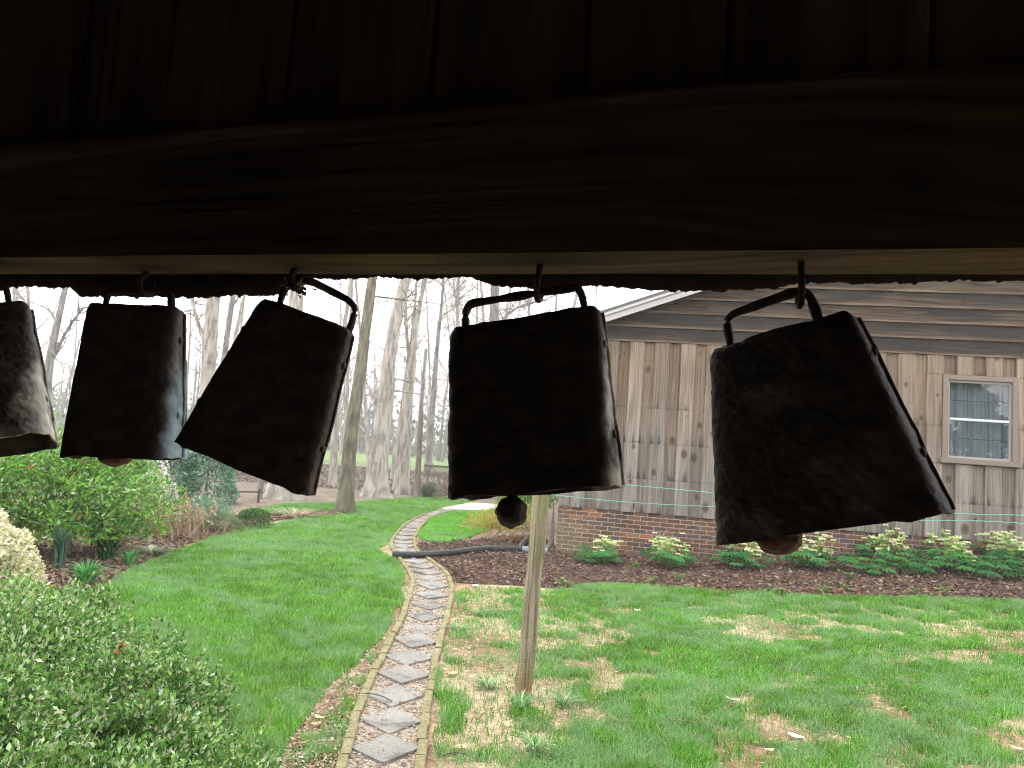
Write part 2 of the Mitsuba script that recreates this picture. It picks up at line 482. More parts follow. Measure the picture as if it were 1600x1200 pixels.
def sheet(key, poly, z, bsdf):
    g = poly if poly.geom_type == "Polygon" else max(poly.geoms, key=lambda a: a.area)
    v, f = trimesh.creation.triangulate_polygon(g, engine="earcut")
    v, f = trimesh.remesh.subdivide_to_size(np.c_[v, np.zeros(len(v))], f, 0.6, max_iter=20)
    v[:, 2] = hz(v[:, 0]) + z
    a, b, c = v[f[:, 0]], v[f[:, 1]], v[f[:, 2]]
    up = np.cross(b - a, c - a)[:, 2] > 0
    f = np.where(up[:, None], f, f[:, [0, 2, 1]])
    put(key, (v, f), bsdf)


PATH_L = G2([(520, 1250), (530, 1215), (536, 1192), (545, 1160), (555, 1125), (570, 1085), (587, 1050), (602, 1020), (617, 990), (630, 965), (639, 937), (645, 912), (642, 900), (634, 887), (622, 872), (612, 858), (611, 849), (617, 838), (631, 822), (650, 810), (675, 800.5), (700, 794)])
PATH_R = G2([(652, 1250), (655, 1215), (656, 1195), (661, 1152), (667, 1107), (675, 1062), (682, 1025), (688, 1000), (697, 970), (704, 942), (706, 920), (701, 903), (692, 892), (676, 880), (656, 866), (648, 856), (647, 842), (655, 827), (670, 811), (700, 799), (712, 795.5)])
path_poly = Polygon(np.vstack([PATH_L, PATH_R[::-1]])).buffer(0)

left_lawn = wobble(G2([(0, 1000), (60, 962), (100, 945), (150, 926), (200, 897), (250, 872), (330, 842), (400, 824), (470, 812), (552, 804), (566, 799), (540, 797), (470, 803), (400, 806), (380, 800), (450, 789), (560, 785), (640, 779), (700, 779), (740, 785), (700, 792), (675, 799), (650, 808), (631, 820), (616, 836), (607, 850), (590, 860), (600, 868), (625, 882), (633, 905), (628, 935), (608, 972), (590, 1000), (560, 1040), (525, 1072), (500, 1100), (470, 1140), (440, 1190), (400, 1240), (0, 1260)]), 0.07, 0.15, 3)
left_lawn = left_lawn.difference(path_poly.buffer(0.05)).buffer(0)
right_lawn = wobble(G2([(668, 1260), (676, 1100), (694, 1010), (708, 970), (716, 925), (760, 918), (870, 922), (930, 912), (1000, 917), (1050, 922), (1200, 930), (1300, 936), (1400, 936), (1600, 941), (1900, 950), (2300, 1000), (2300, 1260)]), 0.08, 0.15, 7)
back_lawn = wobble(G2([(655, 843), (652, 835), (660, 825), (674, 812), (702, 801), (770, 799), (800, 800), (800, 815), (760, 830), (720, 845), (690, 850)]), 0.06, 0.15, 9)
sheet("lawn", left_lawn, 0.004, "lawn_mat")
tag("lawn", "smooth green lawn left of the garden path", kind="structure")
sheet("back_lawn", back_lawn, 0.004, "lawn_mat")
tag("back_lawn", "small bright patch of lawn beyond the black pipe", kind="structure")
house_bed = wobble(np.vstack([G2([(655, 878), (700, 908), (735, 912), (800, 915), (880, 920), (930, 913), (1000, 918), (1100, 925), (1200, 931), (1300, 937), (1400, 937), (1600, 942), (1900, 952)]), [[9.0, 10.4], [1.0, 12.6]], G2([(850, 836), (800, 838), (720, 846), (655, 848)])]), 0.07, 0.15, 11).difference(path_poly)
sheet("mulch_bed", house_bed, 0.008, "mulch_mat")
tag("mulch_bed", "dark bark mulch bed along the brick foundation", kind="structure")
left_bed = wobble(G2([(60, 990), (85, 945), (150, 922), (200, 893), (250, 868), (330, 838), (400, 820), (470, 808), (552, 803), (560, 799), (530, 798), (450, 804), (380, 808), (345, 803), (330, 785), (200, 792), (60, 850), (-120, 900), (-150, 990)]), 0.07, 0.2, 13)
sheet("shrub_bed", left_bed, 0.0085, "mulch_mat")
tag("shrub_bed", "mulched shrub bed left of the lawn", kind="structure")
drive = Polygon(G2([(652, 787), (690, 783), (745, 786), (800, 790), (806, 800), (740, 797.5), (712, 796.5), (700, 797)])).buffer(0)
sheet("driveway", drive, 0.012, "concrete_mat")
tag("driveway", "pale concrete pad at the far end of the path", kind="structure")
sheet("garden_path", path_poly, 0.012, "gravel_mat")
tag("garden_path", "winding gravel path with diamond pavers and brick edging", kind="structure")


def resample(pts, step):
    ls = LineString(pts)
    n = int(ls.length / step)
    return [(np.array(ls.interpolate(i * step).coords[0]), np.array(ls.interpolate(min((i + 1) * step, ls.length)).coords[0])) for i in range(n)]


rng = np.random.default_rng(5)
EDGE = box(-0.5, 0.5, -0.0275, 0.0275, -0.03, 0.026, 0.006)
for line in (PATH_L, PATH_R):
    for a, b in resample(line, 0.208):
        if a[1] > 17.5:
            break
        d = b - a
        ang = math.degrees(math.atan2(d[1], d[0])) + rng.normal(0, 1.2)
        m = (a + b) / 2
        k = numbered("garden_path__edging_brick")
        put(k, (EDGE[0] * [np.linalg.norm(d) - 0.008, 1, 1], EDGE[1]), "edging_mat",
            to_world=T4().translate([m[0] + rng.normal(0, 0.003), m[1], 0.014 + rng.normal(0, 0.003)]).rotate([0, 0, 1], ang).rotate([1, 0, 0], rng.normal(0, 2)))

# pavers: diamonds laid point to point
PAVERS = [(597, 1232), (600, 1175), (609, 1130.5), (618, 1091), (633, 1059), (639, 1031), (650, 1006), (658, 985), (664, 965.5), (670, 947.5), (674, 932.5), (676, 918), (673, 906), (668, 897), (658, 888), (649, 879.5), (640, 871), (633, 863), (629, 856), (629, 849.5), (630, 843), (634, 836.5), (638, 830.5), (644, 825), (650, 820), (657, 815), (664, 810.5), (672, 806), (682, 802), (694, 798.5)]
pc = G2(PAVERS)
for i, c in enumerate(pc):
    d = pc[min(i + 1, len(pc) - 1)] - pc[max(i - 1, 0)]
    L, W = np.linalg.norm(d) / (2 if 0 < i < len(pc) - 1 else 1) * 0.497, 0.196
    a = math.atan2(d[1], d[0])
    m = trimesh.creation.extrude_polygon(Polygon([(L, 0), (0, W), (-L, 0), (0, -W)]).buffer(-0.012).buffer(0.012, quad_segs=2), 0.035, engine="earcut")
    v = np.array(m.vertices)
    top = v[:, 2] > 0.02
    v[top, :2] *= 0.975
    put(numbered("garden_path__paving_stone"), (v, m.faces), "paver_mat",
        to_world=T4().translate([c[0] + rng.normal(0, 0.004), c[1], -0.008 + rng.normal(0, 0.004)]).rotate([0, 0, 1], math.degrees(a) + rng.normal(0, 4)).rotate([1, 0, 0], rng.normal(0, 1.3)).rotate([0, 1, 0], rng.normal(0, 1.0)))


def sample_in(poly, n, rng, wfun=None):
    x0, y0, x1, y1 = poly.bounds
    y0, x0, x1 = max(y0, 2.5), max(x0, -16), min(x1, 12)
    P = np.c_[rng.uniform(x0, x1, n), rng.uniform(y0, y1, n)]
    P = P[contains_xy(poly, P[:, 0], P[:, 1])]
    if wfun is not None:
        P = P[rng.random(len(P)) < wfun(P)]
    return P


OCT_V = np.array([[1, 0, 0], [-1, 0, 0], [0, 1, 0], [0, -1, 0], [0, 0, 1], [0, 0, -1]], float)
OCT_F = np.array([[0, 2, 4], [2, 1, 4], [1, 3, 4], [3, 0, 4], [2, 0, 5], [1, 2, 5], [3, 1, 5], [0, 3, 5]])


def pebbles(P, r, col, rng, z, flat=0.6):
    n = len(P)
    q = OCT_V[None] * (1 + rng.uniform(-0.35, 0.35, (n, 6, 1)))
    th = rng.uniform(0, 2 * np.pi, n)
    c, s = np.cos(th)[:, None], np.sin(th)[:, None]
    x, y = q[..., 0] * c - q[..., 1] * s, q[..., 0] * s + q[..., 1] * c * 0.8
    v = np.stack([x, y, q[..., 2] * flat], -1) * r[:, None, None] + np.c_[P, np.full(n, z)][:, None]
    f = OCT_F[None] + np.arange(n)[:, None, None] * 6
    return v.reshape(-1, 3), f.reshape(-1, 3), rep(col, 6)


P = sample_in(path_poly, 26000, rng, lambda P: np.clip(1.4 - P[:, 1] / 14, 0.1, 1))
mb = MB()
mb.add(*pebbles(P, rng.uniform(0.006, 0.015, len(P)), pick(rng, [(0.25, 0.212, 0.168), (0.31, 0.278, 0.23), (0.19, 0.145, 0.112), (0.17, 0.145, 0.12), (0.26, 0.165, 0.115)], len(P), [4, 3.5, 3, 2, 1]), rng, 0.016))
P = sample_in(path_poly, 2600, rng, lambda P: np.clip(1.2 - P[:, 1] / 14, 0.1, 1))
mb.add(*pebbles(P, rng.uniform(0.004, 0.010, len(P)), pick(rng, [(0.36, 0.3, 0.23), (0.26, 0.18, 0.13), (0.42, 0.38, 0.3)], len(P)), rng, 0.03))
putmb("garden_path__gravel", mb, "matte_mat", kind="stuff")


def flakes(P, rng, size, palette, weights, z=0.012, tilt=0.5, aspect=0.4):
    n = len(P)
    A = rng.normal(size=(n, 3))
    A[:, 2] *= tilt * 0.5
    Nn = rng.normal(size=(n, 3)) * tilt + [0, 0, 1]
    L = size * rng.uniform(0.5, 1.5, n)
    v, f = leaf_quads(np.c_[P, hz(P[:, 0]) + z + rng.uniform(0, 0.02, n)], A, Nn, L, L * aspect * rng.uniform(0.5, 1.4, n), 0.12)
    return v, f, rep(pick(rng, palette, n, weights), 4)


BARKCHIP = [(0.092, 0.058, 0.044), (0.052, 0.034, 0.028), (0.155, 0.108, 0.082), (0.27, 0.20, 0.15), (0.30, 0.14, 0.055), (0.20, 0.165, 0.155)]
P = sample_in(house_bed, 90000, rng)
mb = MB().add(*flakes(P, rng, 0.05, BARKCHIP, [6, 5, 3, 1.2, 0.5, 1]))
putmb("mulch_bed__bark_chips", mb, "matte_mat", kind="stuff")
P = sample_in(left_bed, 60000, rng)
mb = MB().add(*flakes(P, rng, 0.06, [(0.15, 0.098, 0.076), (0.095, 0.062, 0.05), (0.22, 0.155, 0.125), (0.33, 0.26, 0.21), (0.27, 0.14, 0.075)], [5, 4, 4, 1.5, 0.7]))
putmb("shrub_bed__bark_chips", mb, "matte_mat", kind="stuff")

# leaf litter of the wood floor and of the bare verge beside the path
floor_poly = Polygon(G2([(-100, 786), (340, 786), (560, 783), (640, 777), (700, 777), (860, 779)]).tolist() + [[6, 44], [-34, 44]]).buffer(0)
P = sample_in(Polygon([(-30, 24), (8, 24), (8, 46), (-34, 46)]).intersection(floor_poly.buffer(0.5)), 70000, rng)
mb = MB().add(*flakes(P, rng, 0.11, [(0.19, 0.152, 0.125), (0.14, 0.107, 0.087), (0.27, 0.225, 0.185), (0.10, 0.078, 0.065)], [4, 3, 2, 2], tilt=0.8))
verge = Polygon(G2([(360, 1260), (430, 1200), (470, 1140), (520, 1072), (560, 1040), (595, 1000), (618, 980), (560, 1100), (530, 1200), (515, 1260)])).buffer(0)
P = sample_in(verge, 5000, rng)
mb.add(*flakes(P, rng, 0.028, [(0.36, 0.28, 0.22), (0.28, 0.19, 0.145), (0.22, 0.12, 0.09), (0.46, 0.38, 0.31)], [4, 4, 2, 1.2]))
P = sample_in(right_lawn, 60000, rng, lambda P: np.where(P[:, 0] < 0.6, 0.6, 0.35))
mb.add(*flakes(P, rng, 0.045, [(0.46, 0.38, 0.27), (0.38, 0.28, 0.19), (0.28, 0.19, 0.13), (0.52, 0.46, 0.33)], [4, 3, 2, 2], z=0.004, aspect=0.12))
putmb("leaf_litter", mb, "matte_mat", kind="stuff")
tag("leaf_litter", "dry leaves and straw scattered on the bare soil", "leaf litter", kind="stuff")


# ------------------------------------------------------------------ grass
def blades(P, rng, h, w, palette, weights, lean=0.35, val=0.16):
    n = len(P)
    d = rng.normal(size=(n, 2)) * lean
    top = np.c_[d * h[:, None], h]
    mid = np.c_[d * h[:, None] * 0.35, h * 0.55]
    th = rng.uniform(0, np.pi, n)
    s = np.c_[np.cos(th), np.sin(th), np.zeros(n)] * w[:, None] * 0.5
    B = np.c_[P, hz(P[:, 0]) + 0.002]
    v = np.stack([B - s, B + s, B + mid + s * 0.8, B + mid - s * 0.8, B + top], 1).reshape(-1, 3)
    k = np.arange(n)[:, None] * 5
    f = np.concatenate([k + [0, 1, 2], k + [0, 2, 3], k + [3, 2, 4]], 1).reshape(-1, 3)
    return v, f, rep(pick(rng, palette, n, weights, val, 0.07), 5)


def nz2(P, s, seed, o=3):
    return meshkit.fbm(np.c_[P * s, np.full(len(P), seed * 3.7)], o, seed)


def sward(poly, n, rng, dens, height, palette, weights):
    P = sample_in(poly, n, rng, lambda P: np.clip(dens(P), 0, 1) * np.clip((7.5 / np.maximum(P[:, 1], 4)) ** 1.3, 0, 1))
    far = np.clip(P[:, 1] / 7.0, 0.8, 2.6)
    h = height(P) * rng.uniform(0.55, 1.25, len(P))
    v, f, c = blades(P, rng, h, 0.0065 * far * rng.uniform(0.7, 1.3, len(P)), palette, weights)
    k = 0.5 * nz2(P, 1.6, 31, 2) + 0.5 * nz2(P, 6.0, 33, 2)
    pale = np.clip((0.5 * nz2(P, 7.0, 37, 2) + 0.5 * nz2(P, 1.3, 39, 2) - 0.45) * 3.4, 0, 0.48)  # sky sheen on the blades, painted in as pale patches
    c = c * rep(0.48 + 1.08 * k, 5)[:, None]
    c = c * (1 - rep(pale, 5)[:, None]) + rep(pale, 5)[:, None] * np.array([0.30, 0.47, 0.26])
    return v, f, c


GREENS = [(0.13, 0.325, 0.038), (0.19, 0.39, 0.055), (0.075, 0.25, 0.032), (0.28, 0.43, 0.19), (0.46, 0.45, 0.25)]
mb = MB()
mb.add(*sward(left_lawn, 620000, rng, lambda P: 0.55 + 0.9 * nz2(P, 1.3, 4), lambda P: 0.025 + 0.065 * nz2(P, 4.5, 6, 2), GREENS, [5, 4, 3, 2.2, 0.35]))
ring = left_lawn.buffer(0.16).difference(left_lawn).difference(path_poly.buffer(0.04))
mb.add(*sward(ring, 300000, rng, lambda P: 0.9 * (nz2(P, 6, 8) - 0.35), lambda P: 0.03 + 0.04 * nz2(P, 2.2, 6), GREENS, [5, 4, 3, 2.2, 1.0]))
mb.add(*sward(Polygon(G2([(400, 1260), (450, 1185), (520, 1080), (580, 1020), (600, 1000), (560, 1090), (530, 1190), (515, 1260)])), 60000, rng, lambda P: 1.3 * (nz2(P, 3.5, 28) - 0.50), lambda P: 0.03 + 0.03 * nz2(P, 2.2, 6), GREENS, [5, 4, 3, 2.2, 1.5]))
mb.add(*sward(back_lawn, 90000, rng, lambda P: 1.0 + 0 * P[:, 0], lambda P: 0.05 + 0.03 * nz2(P, 2.2, 6), [(0.14, 0.42, 0.04), (0.21, 0.48, 0.07)], [1, 1]))


def patchy(P):
    a = 0.45 * nz2(P, 1.1, 11, 3) + 0.55 * nz2(P, 4.4, 13, 2)
    near_path = np.clip((1.1 - P[:, 0]) / 1.2, 0, 1)
    band = np.exp(-((P[:, 1] - 7.5 + 0.10 * P[:, 0]) / 0.7) ** 2) * np.clip((P[:, 0] - 0.6) / 2, 0, 1)
    strip = np.exp(-((P[:, 1] - 4.9 + 0.1 * P[:, 0]) / 0.4) ** 2) * np.clip((P[:, 0] - 1.6) / 2, 0, 1)
    return np.clip((a - 0.40 - 0.17 * near_path - 0.14 * band - 0.11 * strip) * 5.5 + 0.24, 0.07, 1)


mb.add(*sward(right_lawn, 900000, rng, patchy, lambda P: 0.03 + 0.05 * nz2(P, 2.5, 16), [(0.11, 0.32, 0.038), (0.18, 0.39, 0.055), (0.075, 0.25, 0.032), (0.26, 0.42, 0.17), (0.50, 0.46, 0.27)], [5, 4, 3, 2, 0.8]))
putmb("grass", mb, "grass_mat", kind="stuff")
tag("grass", "short green lawn grass, worn thin to soil on the right", "grass", kind="stuff")

# ------------------------------------------------------------------ the wooden house
HM = T4(np.array([[math.cos(TH) * HK, math.sin(TH) * HK, 0, HO[0]], [-math.sin(TH) * HK, math.cos(TH) * HK, 0, HO[1]], [0, 0, HK, HO[2]], [0, 0, 0, 1]]).tolist())
ZG, ZB, ZT, S0, S1 = -0.7193, 0.0587, 2.7757, -0.19, 12.0      # ground, foot and head of the upright boards, ends of the wall
RIDGE_S, RIDGE_Z, SL = 5.9, 5.17, 0.375
H = "wooden_house__"
tag("wooden_house", "weathered board house on a brick foundation at right", "house")


def hput(name, mesh, bsdf, smooth=False, **k):
    return put(numbered(H + name), mesh, bsdf, smooth, to_world=HM, **k)


# core: mortar behind the bricks, sheathing behind the boards, side and back walls
hput("foundation", box(S0 + 0.008, S1, -0.0065, 7.9, ZG - 0.3, 0.068), "mortar_mat")
WS0, WS1, WZ0, WZ1 = 5.436, 6.45, 1.214, 2.484
mb = MB()
for a, b, c, d in ((S0 + 0.02, WS0 + 0.06, 0.07, ZT + 0.1), (WS1 - 0.06, S1 - 0.01, 0.07, ZT + 0.1), (WS0 + 0.06, WS1 - 0.06, 0.07, WZ0 + 0.05), (WS0 + 0.06, WS1 - 0.06, WZ1 - 0.05, ZT + 0.1)):
    mb.add(*box(a, b, 0.002, 0.06, c, d))
g = trimesh.creation.extrude_polygon(Polygon([(S0 + 0.02, ZT + 0.11), (S1 - 0.02, ZT + 0.11), (S1 - 0.02, 2.92), (RIDGE_S, RIDGE_Z - 0.05), (S0 + 0.02, 2.88)]), 0.058, engine="earcut")
v = np.array(g.vertices)[:, [0, 2, 1]] * [1, 1, 1] + [0, 0.002, 0]
mb.add(v, np.array(g.faces)[:, ::-1])
mb.add(*box(S0 + 0.02, S0 + 0.08, 0.062, 7.9, 0.07, 2.88)).add(*box(S1 - 0.08, S1 - 0.02, 0.062, 7.9, 0.07, 2.88)).add(*box(S0 + 0.09, S1 - 0.09, 7.84, 7.9, 0.07, 2.88))
putmb(H + "wall", mb, "siding_mat", to_world=HM)
labels.setdefault(H + "wall", {})

# bricks in running bond
rng = np.random.default_rng(21)
BR = [box(0, 0.193, -0.012 - e, 0.012, 0, 0.0577, 0.0) for e in (0, 0.0015, 0.003)]
HALF = [box(0, 0.193, -0.012, 0.012, 0, 0.0577, 0.0)]
rest = MB()
for row in range(1, -11, -1):
    z = row * 0.0677 - 0.0677 + 0.005
    off = 0.5 if (row - 1) % 2 else 0.0
    for col in range(-2, 60):
        x0 = (col - off) * 0.2032 + 0.005
        x1 = x0 + 0.193
        x0 = max(x0, S0)
        if x1 - x0 < 0.03 or x1 > S1:
            continue
        v, f = box(x0, x1, -0.012 - rng.uniform(0, 0.004), 0.012, z, min(z + 0.0577, 0.066))
        xw = HO[0] + (x0 + x1) / 2 * HK * math.cos(TH)
        if z + 0.0577 < (hz(xw) - HO[2]) / HK - 0.02:
            continue
        if x1 < 6.65:
            hput("brick", (v, f), "brick_mat")
        else:
            rest.add(v, f)
putmb(H + "farther_bricks", rest, "brick_mat", kind="stuff", to_world=HM)
labels[H + "farther_bricks"]["label"] = "rows of bricks farther right along the foundation"

# upright siding: broad boards and, between them, boards set back
edges = [S0]
i = 0
while edges[-1] < S1 - 0.1:
    edges.append(S0 + 0.1005 * 2 * (i + 1))
    i += 1
for i in range(len(edges) - 1):
    a, b = edges[i] + 0.0015, min(edges[i + 1], S1) - 0.0015
    proud = i % 2 == 1
    y0, y1 = (-0.060, -0.031) if proud else (-0.022, 0.001)
    if proud:
        a, b = a - 0.018, b + 0.018
    zb = ZB + rng.normal(0, 0.006)
    spans = [(zb, ZT - (0.0 if proud else 0.004))]
    if b > WS0 + 0.01 and a < WS1 - 0.01:
        if a < WS0 - 0.02:
            spans = [(zb, WZ0 - 0.05), (WZ0 - 0.045, WZ1 + 0.0, min(b, WS0 - 0.004)), (WZ1 + 0.004, ZT)]
        elif b > WS1 + 0.02:
            spans = [(zb, WZ0 - 0.05), (WZ0 - 0.045, WZ1 + 0.0, None, max(a, WS1 + 0.004)), (WZ1 + 0.004, ZT)]
        else:
            spans = [(zb, WZ0 - 0.05), (WZ1 + 0.004, ZT)]
    for sp in spans:
        bb = sp[2] if len(sp) > 2 and sp[2] else b
        aa = sp[3] if len(sp) > 3 else a
        if bb - aa < 0.02:
            continue
        v, f = box(aa, bb, y0, y1, sp[0], sp[1], 0.003)
        v = v + np.c_[0 * v[:, 0], rng.normal(0, 0.0015) + 0 * v[:, 0], 0 * v[:, 0]]
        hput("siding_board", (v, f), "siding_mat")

# level lap boards of the gable, each leaning out over the one below
for j in range(11):
    z0, z1 = ZT + 0.2385 * j, ZT + 0.2385 * (j + 1) + 0.03
    lo = max(S0 - 0.005, RIDGE_S - (RIDGE_Z - 0.08 - z0) / SL if z0 > 2.86 else S0 - 0.005)
    lo_t = max(S0 - 0.005, RIDGE_S - (RIDGE_Z - 0.08 - z1) / SL if z1 > 2.86 else S0 - 0.005)
    if lo > 5.2:
        break
    v = np.array([[lo, -0.075, z0], [S1, -0.075, z0], [S1, -0.035, z1], [lo_t, -0.035, z1], [lo, -0.036, z0], [S1, -0.036, z0], [S1, -0.012, z1], [lo_t, -0.012, z1]])
    v[:, 1] += 0.0006 * j - 0.0
    f = np.array([[0, 1, 2, 3], [5, 4, 7, 6], [4, 5, 1, 0], [3, 2, 6, 7], [4, 0, 3, 7], [1, 5, 6, 2]])
    hput("gable_board", (v, f), "gable_mat")


# roof with its two-step white rake trim
def slope_prism(off, th, y0, y1, sl, s_lo, s_hi, rz, rs):
    za = lambda s: rz - abs(s - rs) * sl
    v = np.array([[s, y, za(s) + o] for s in (s_lo, s_hi) for y in (y0, y1) for o in (off, off + th)])
    f = np.array([[0, 1, 3, 2], [4, 6, 7, 5], [0, 4, 5, 1], [2, 3, 7, 6], [0, 2, 6, 4], [1, 5, 7, 3]])
    return v, f


OV = -0.30
zoff = 0.0
hput("roof", slope_prism(0.03, 0.1, OV - 0.02, 8.2, SL, S0 - 0.55, RIDGE_S, RIDGE_Z, RIDGE_S), "roof_mat")
hput("roof", slope_prism(0.03, 0.1, OV - 0.02, 8.2, SL, RIDGE_S, 12.4, RIDGE_Z, RIDGE_S), "roof_mat")
hput("rake_board", slope_prism(-0.075, 0.10, OV, OV + 0.03, SL, S0 - 0.5, RIDGE_S, RIDGE_Z, RIDGE_S), "trim_mat")
hput("rake_board", slope_prism(0.028, 0.045, OV - 0.035, OV + 0.01, SL, S0 - 0.53, RIDGE_S, RIDGE_Z, RIDGE_S), "trim_mat")
hput("soffit", slope_prism(-0.06, 0.02, OV + 0.032, -0.07, SL, S0 - 0.45, RIDGE_S, RIDGE_Z, RIDGE_S), "gable_mat")

# the window
W = H + "window"
mb = MB()
fw = 0.075
mb.add(*box(WS0, WS0 + fw, -0.085, 0.03, WZ0 + 0.03, WZ1, 0.004)).add(*box(WS1 - fw, WS1, -0.085, 0.03, WZ0 + 0.03, WZ1, 0.004)).add(*box(WS0 + fw, WS1 - fw, -0.084, 0.03, WZ1 - fw, WZ1 - 0.001, 0.004))
putmb(W + "__frame", mb, "frame_mat", to_world=HM)
put(W + "__sill", box(WS0 - 0.03, WS1 + 0.03, -0.11, 0.03, WZ0 - 0.045, WZ0 + 0.028, 0.006), "frame_mat", to_world=HM)
gi0, gi1, gz0, gz1, gm = WS0 + fw, WS1 - fw, WZ0 + 0.03, WZ1 - fw, 1.827
mb = MB()
for a, b, c, d in ((gi0, gi0 + 0.03, gz0, gz1), (gi1 - 0.03, gi1, gz0, gz1), (gi0 + 0.03, gi1 - 0.03, gz0, gz0 + 0.035), (gi0 + 0.03, gi1 - 0.03, gz1 - 0.035, gz1)):
    mb.add(*box(a, b, -0.045, 0.01, c, d, 0.003))
putmb(W + "__sash", mb, "sash_mat", to_world=HM)
put(W + "__meeting_rail", box(gi0 + 0.031, gi1 - 0.031, -0.05, 0.012, gm - 0.018, gm + 0.018, 0.004), "rail_mat", to_world=HM)
for nm, (c, d) in (("__pane", (gz0 + 0.036, gm - 0.019)), ("__pane_001", (gm + 0.019, gz1 - 0.036))):
    v = np.array([[gi0 + 0.031, -0.02, c], [gi1 - 0.031, -0.02, c], [gi1 - 0.031, -0.02, d], [gi0 + 0.031, -0.02, d]])
    put(W + nm, (v, np.array([[0, 1, 2, 3]])), "glass_mat", to_world=HM)
    zm = (c + d) / 2
    mb = MB().add(*box(gi0 + 0.031, gi1 - 0.031, -0.006, 0.004, zm - 0.006, zm + 0.006))
    for q in (1 / 3, 2 / 3):
        xm = gi0 + (gi1 - gi0) * q
        mb.add(*box(xm - 0.003, xm + 0.003, -0.007, 0.003, c, d))
    putmb(W + nm.replace("pane", "grille"), mb, "grille_mat", to_world=HM)
mb = MB()
xs = np.linspace(gi0 - 0.02, gi1 + 0.02, 90)
for a, b in ((0, 52), (50, 90)):
    x = xs[a:b]
    y = 0.11 + 0.02 * np.sin((x - gi0) * 55 + a) + 0.012 * np.sin((x - gi0) * 23 + 2 * a)
    n = len(x)
    v = np.vstack([np.c_[x, y, np.full(n, gz0 - 0.02)], np.c_[x, y * 0.95 + 0.01, np.full(n, gz1 + 0.02)]])
    mb.add(v, [[i, i + 1, n + i + 1, n + i] for i in range(n - 1)])
putmb(W + "__curtain", mb, "curtain_mat", smooth=True, to_world=HM)
v, f = box(gi0 - 0.1, gi1 + 0.1, 0.062, 0.9, gz0 - 0.1, gz1 + 0.1)
put(W + "__room", (v, f[1:][:, ::-1] if False else np.vstack([f[[0, 1]], f[[3, 4, 5]]])), "room_mat", to_world=HM)

# vent slot low in the boards
hput("vent_slot", box(0.985, 1.018, -0.068, -0.0605, 0.105, 0.245, 0.002), "frame_mat")
hput("vent_slot", box(0.990, 1.006, -0.0705, -0.0685, 0.115, 0.235), "black_hole_mat")

# downspout at the corner, bending at its foot
xx = S0 - 0.075
pts = [(xx, -0.02, 2.75), (xx, -0.02, 1.5), (xx, -0.02, 0.2), (xx, -0.02, -0.5), (xx - 0.02, -0.03, -0.58), (xx - 0.08, -0.05, -0.645), (xx - 0.18, -0.08, -0.665), (xx - 0.32, -0.10, -0.67)]
hput("downspout", tube(pts, 0.042, 12), "spout_mat", 40)

# ------------------------------------------------------------------ black corrugated drain pipe
def smooth_path(pts, step):
    pts = np.asarray(pts, float)
    t = np.r_[0, np.cumsum(np.linalg.norm(np.diff(pts, axis=0), axis=1))]
    from scipy.interpolate import CubicSpline
    n = max(3, int(t[-1] / step))
    return CubicSpline(t, pts, axis=0)(np.linspace(0, t[-1], n))


def corrugated(pts, r=0.055, pitch=0.024):
    q = smooth_path(pts, pitch / 4)
    k = np.arange(len(q)) % 4
    return q, np.where(k < 2, r, r * 0.9)


zp = 0.062
PP = [np.r_[G(x, y, zp)[:2], zp] for x, y in ((613, 866.5), (650, 867), (690, 865), (730, 860.5), (770, 857), (810, 857.5), (838, 859.5))]
q, r = corrugated(PP)
# open end: the tube has no cap and an inner wall
v, f = tube(q, r, 14, cap=False)
v2, f2 = tube(q[:60], 0.046, 14, cap=False)
mb = MB().add(v, f).add(v2, f2[:, ::-1])
mb.add(np.vstack([v[:14], v2[:14]]), [[i, (i + 1) % 14, 14 + (i + 1) % 14, 14 + i] for i in range(14)])
putmb("drain_pipe__main_pipe", mb, "pipe_mat", smooth=False)
tag("drain_pipe", "black corrugated drain pipe lying across the garden path", "pipe")
J = np.r_[G(812, 857.5, zp)[:2], zp]
q, r = corrugated([J, np.r_[G(818, 848, 0.10)[:2], 0.10], np.r_[G(827, 839, 0.14)[:2], 0.14], np.r_[G(838, 828, 0.16)[:2], 0.16]], 0.05)
put("drain_pipe__branch_pipe", tube(q, r, 14), "pipe_mat")
q = smooth_path([np.r_[G(816, 858, zp)[:2], zp], np.r_[G(838, 859.5, zp)[:2], zp], np.r_[G(856, 860, 0.07)[:2], 0.07]], 0.05)
put("drain_pipe__fitting", tube(q, 0.062, 14), "fitting_mat", 40)

# ------------------------------------------------------------------ teal cords strung before the house
for i, pp in enumerate(([(850, 746), (990, 758.5), (1115, 770), (1300, 788), (1480, 802), (1600, 805), (1750, 812)], [(845, 771), (900, 777), (1000, 786), (1115, 792), (1300, 806), (1440, 813), (1530, 814), (1600, 818), (1750, 826)])):
    pts = []
    for x, y in pp:
        d = ray(x, y)
        nrm = np.array([math.sin(TH), math.cos(TH), 0])
        t = (nrm @ (HO - EYE) - 0.22) / (nrm @ d)
        pts.append(EYE + d * t)
    k = put("teal_string" if i == 0 else "teal_string_001", tube(smooth_path(pts, 0.15), 0.0045, 5), "cord_mat", True)
    tag(k, ("upper" if i == 0 else "lower") + " of the two teal strings stretched before the house boards", "string", "teal strings along the house")

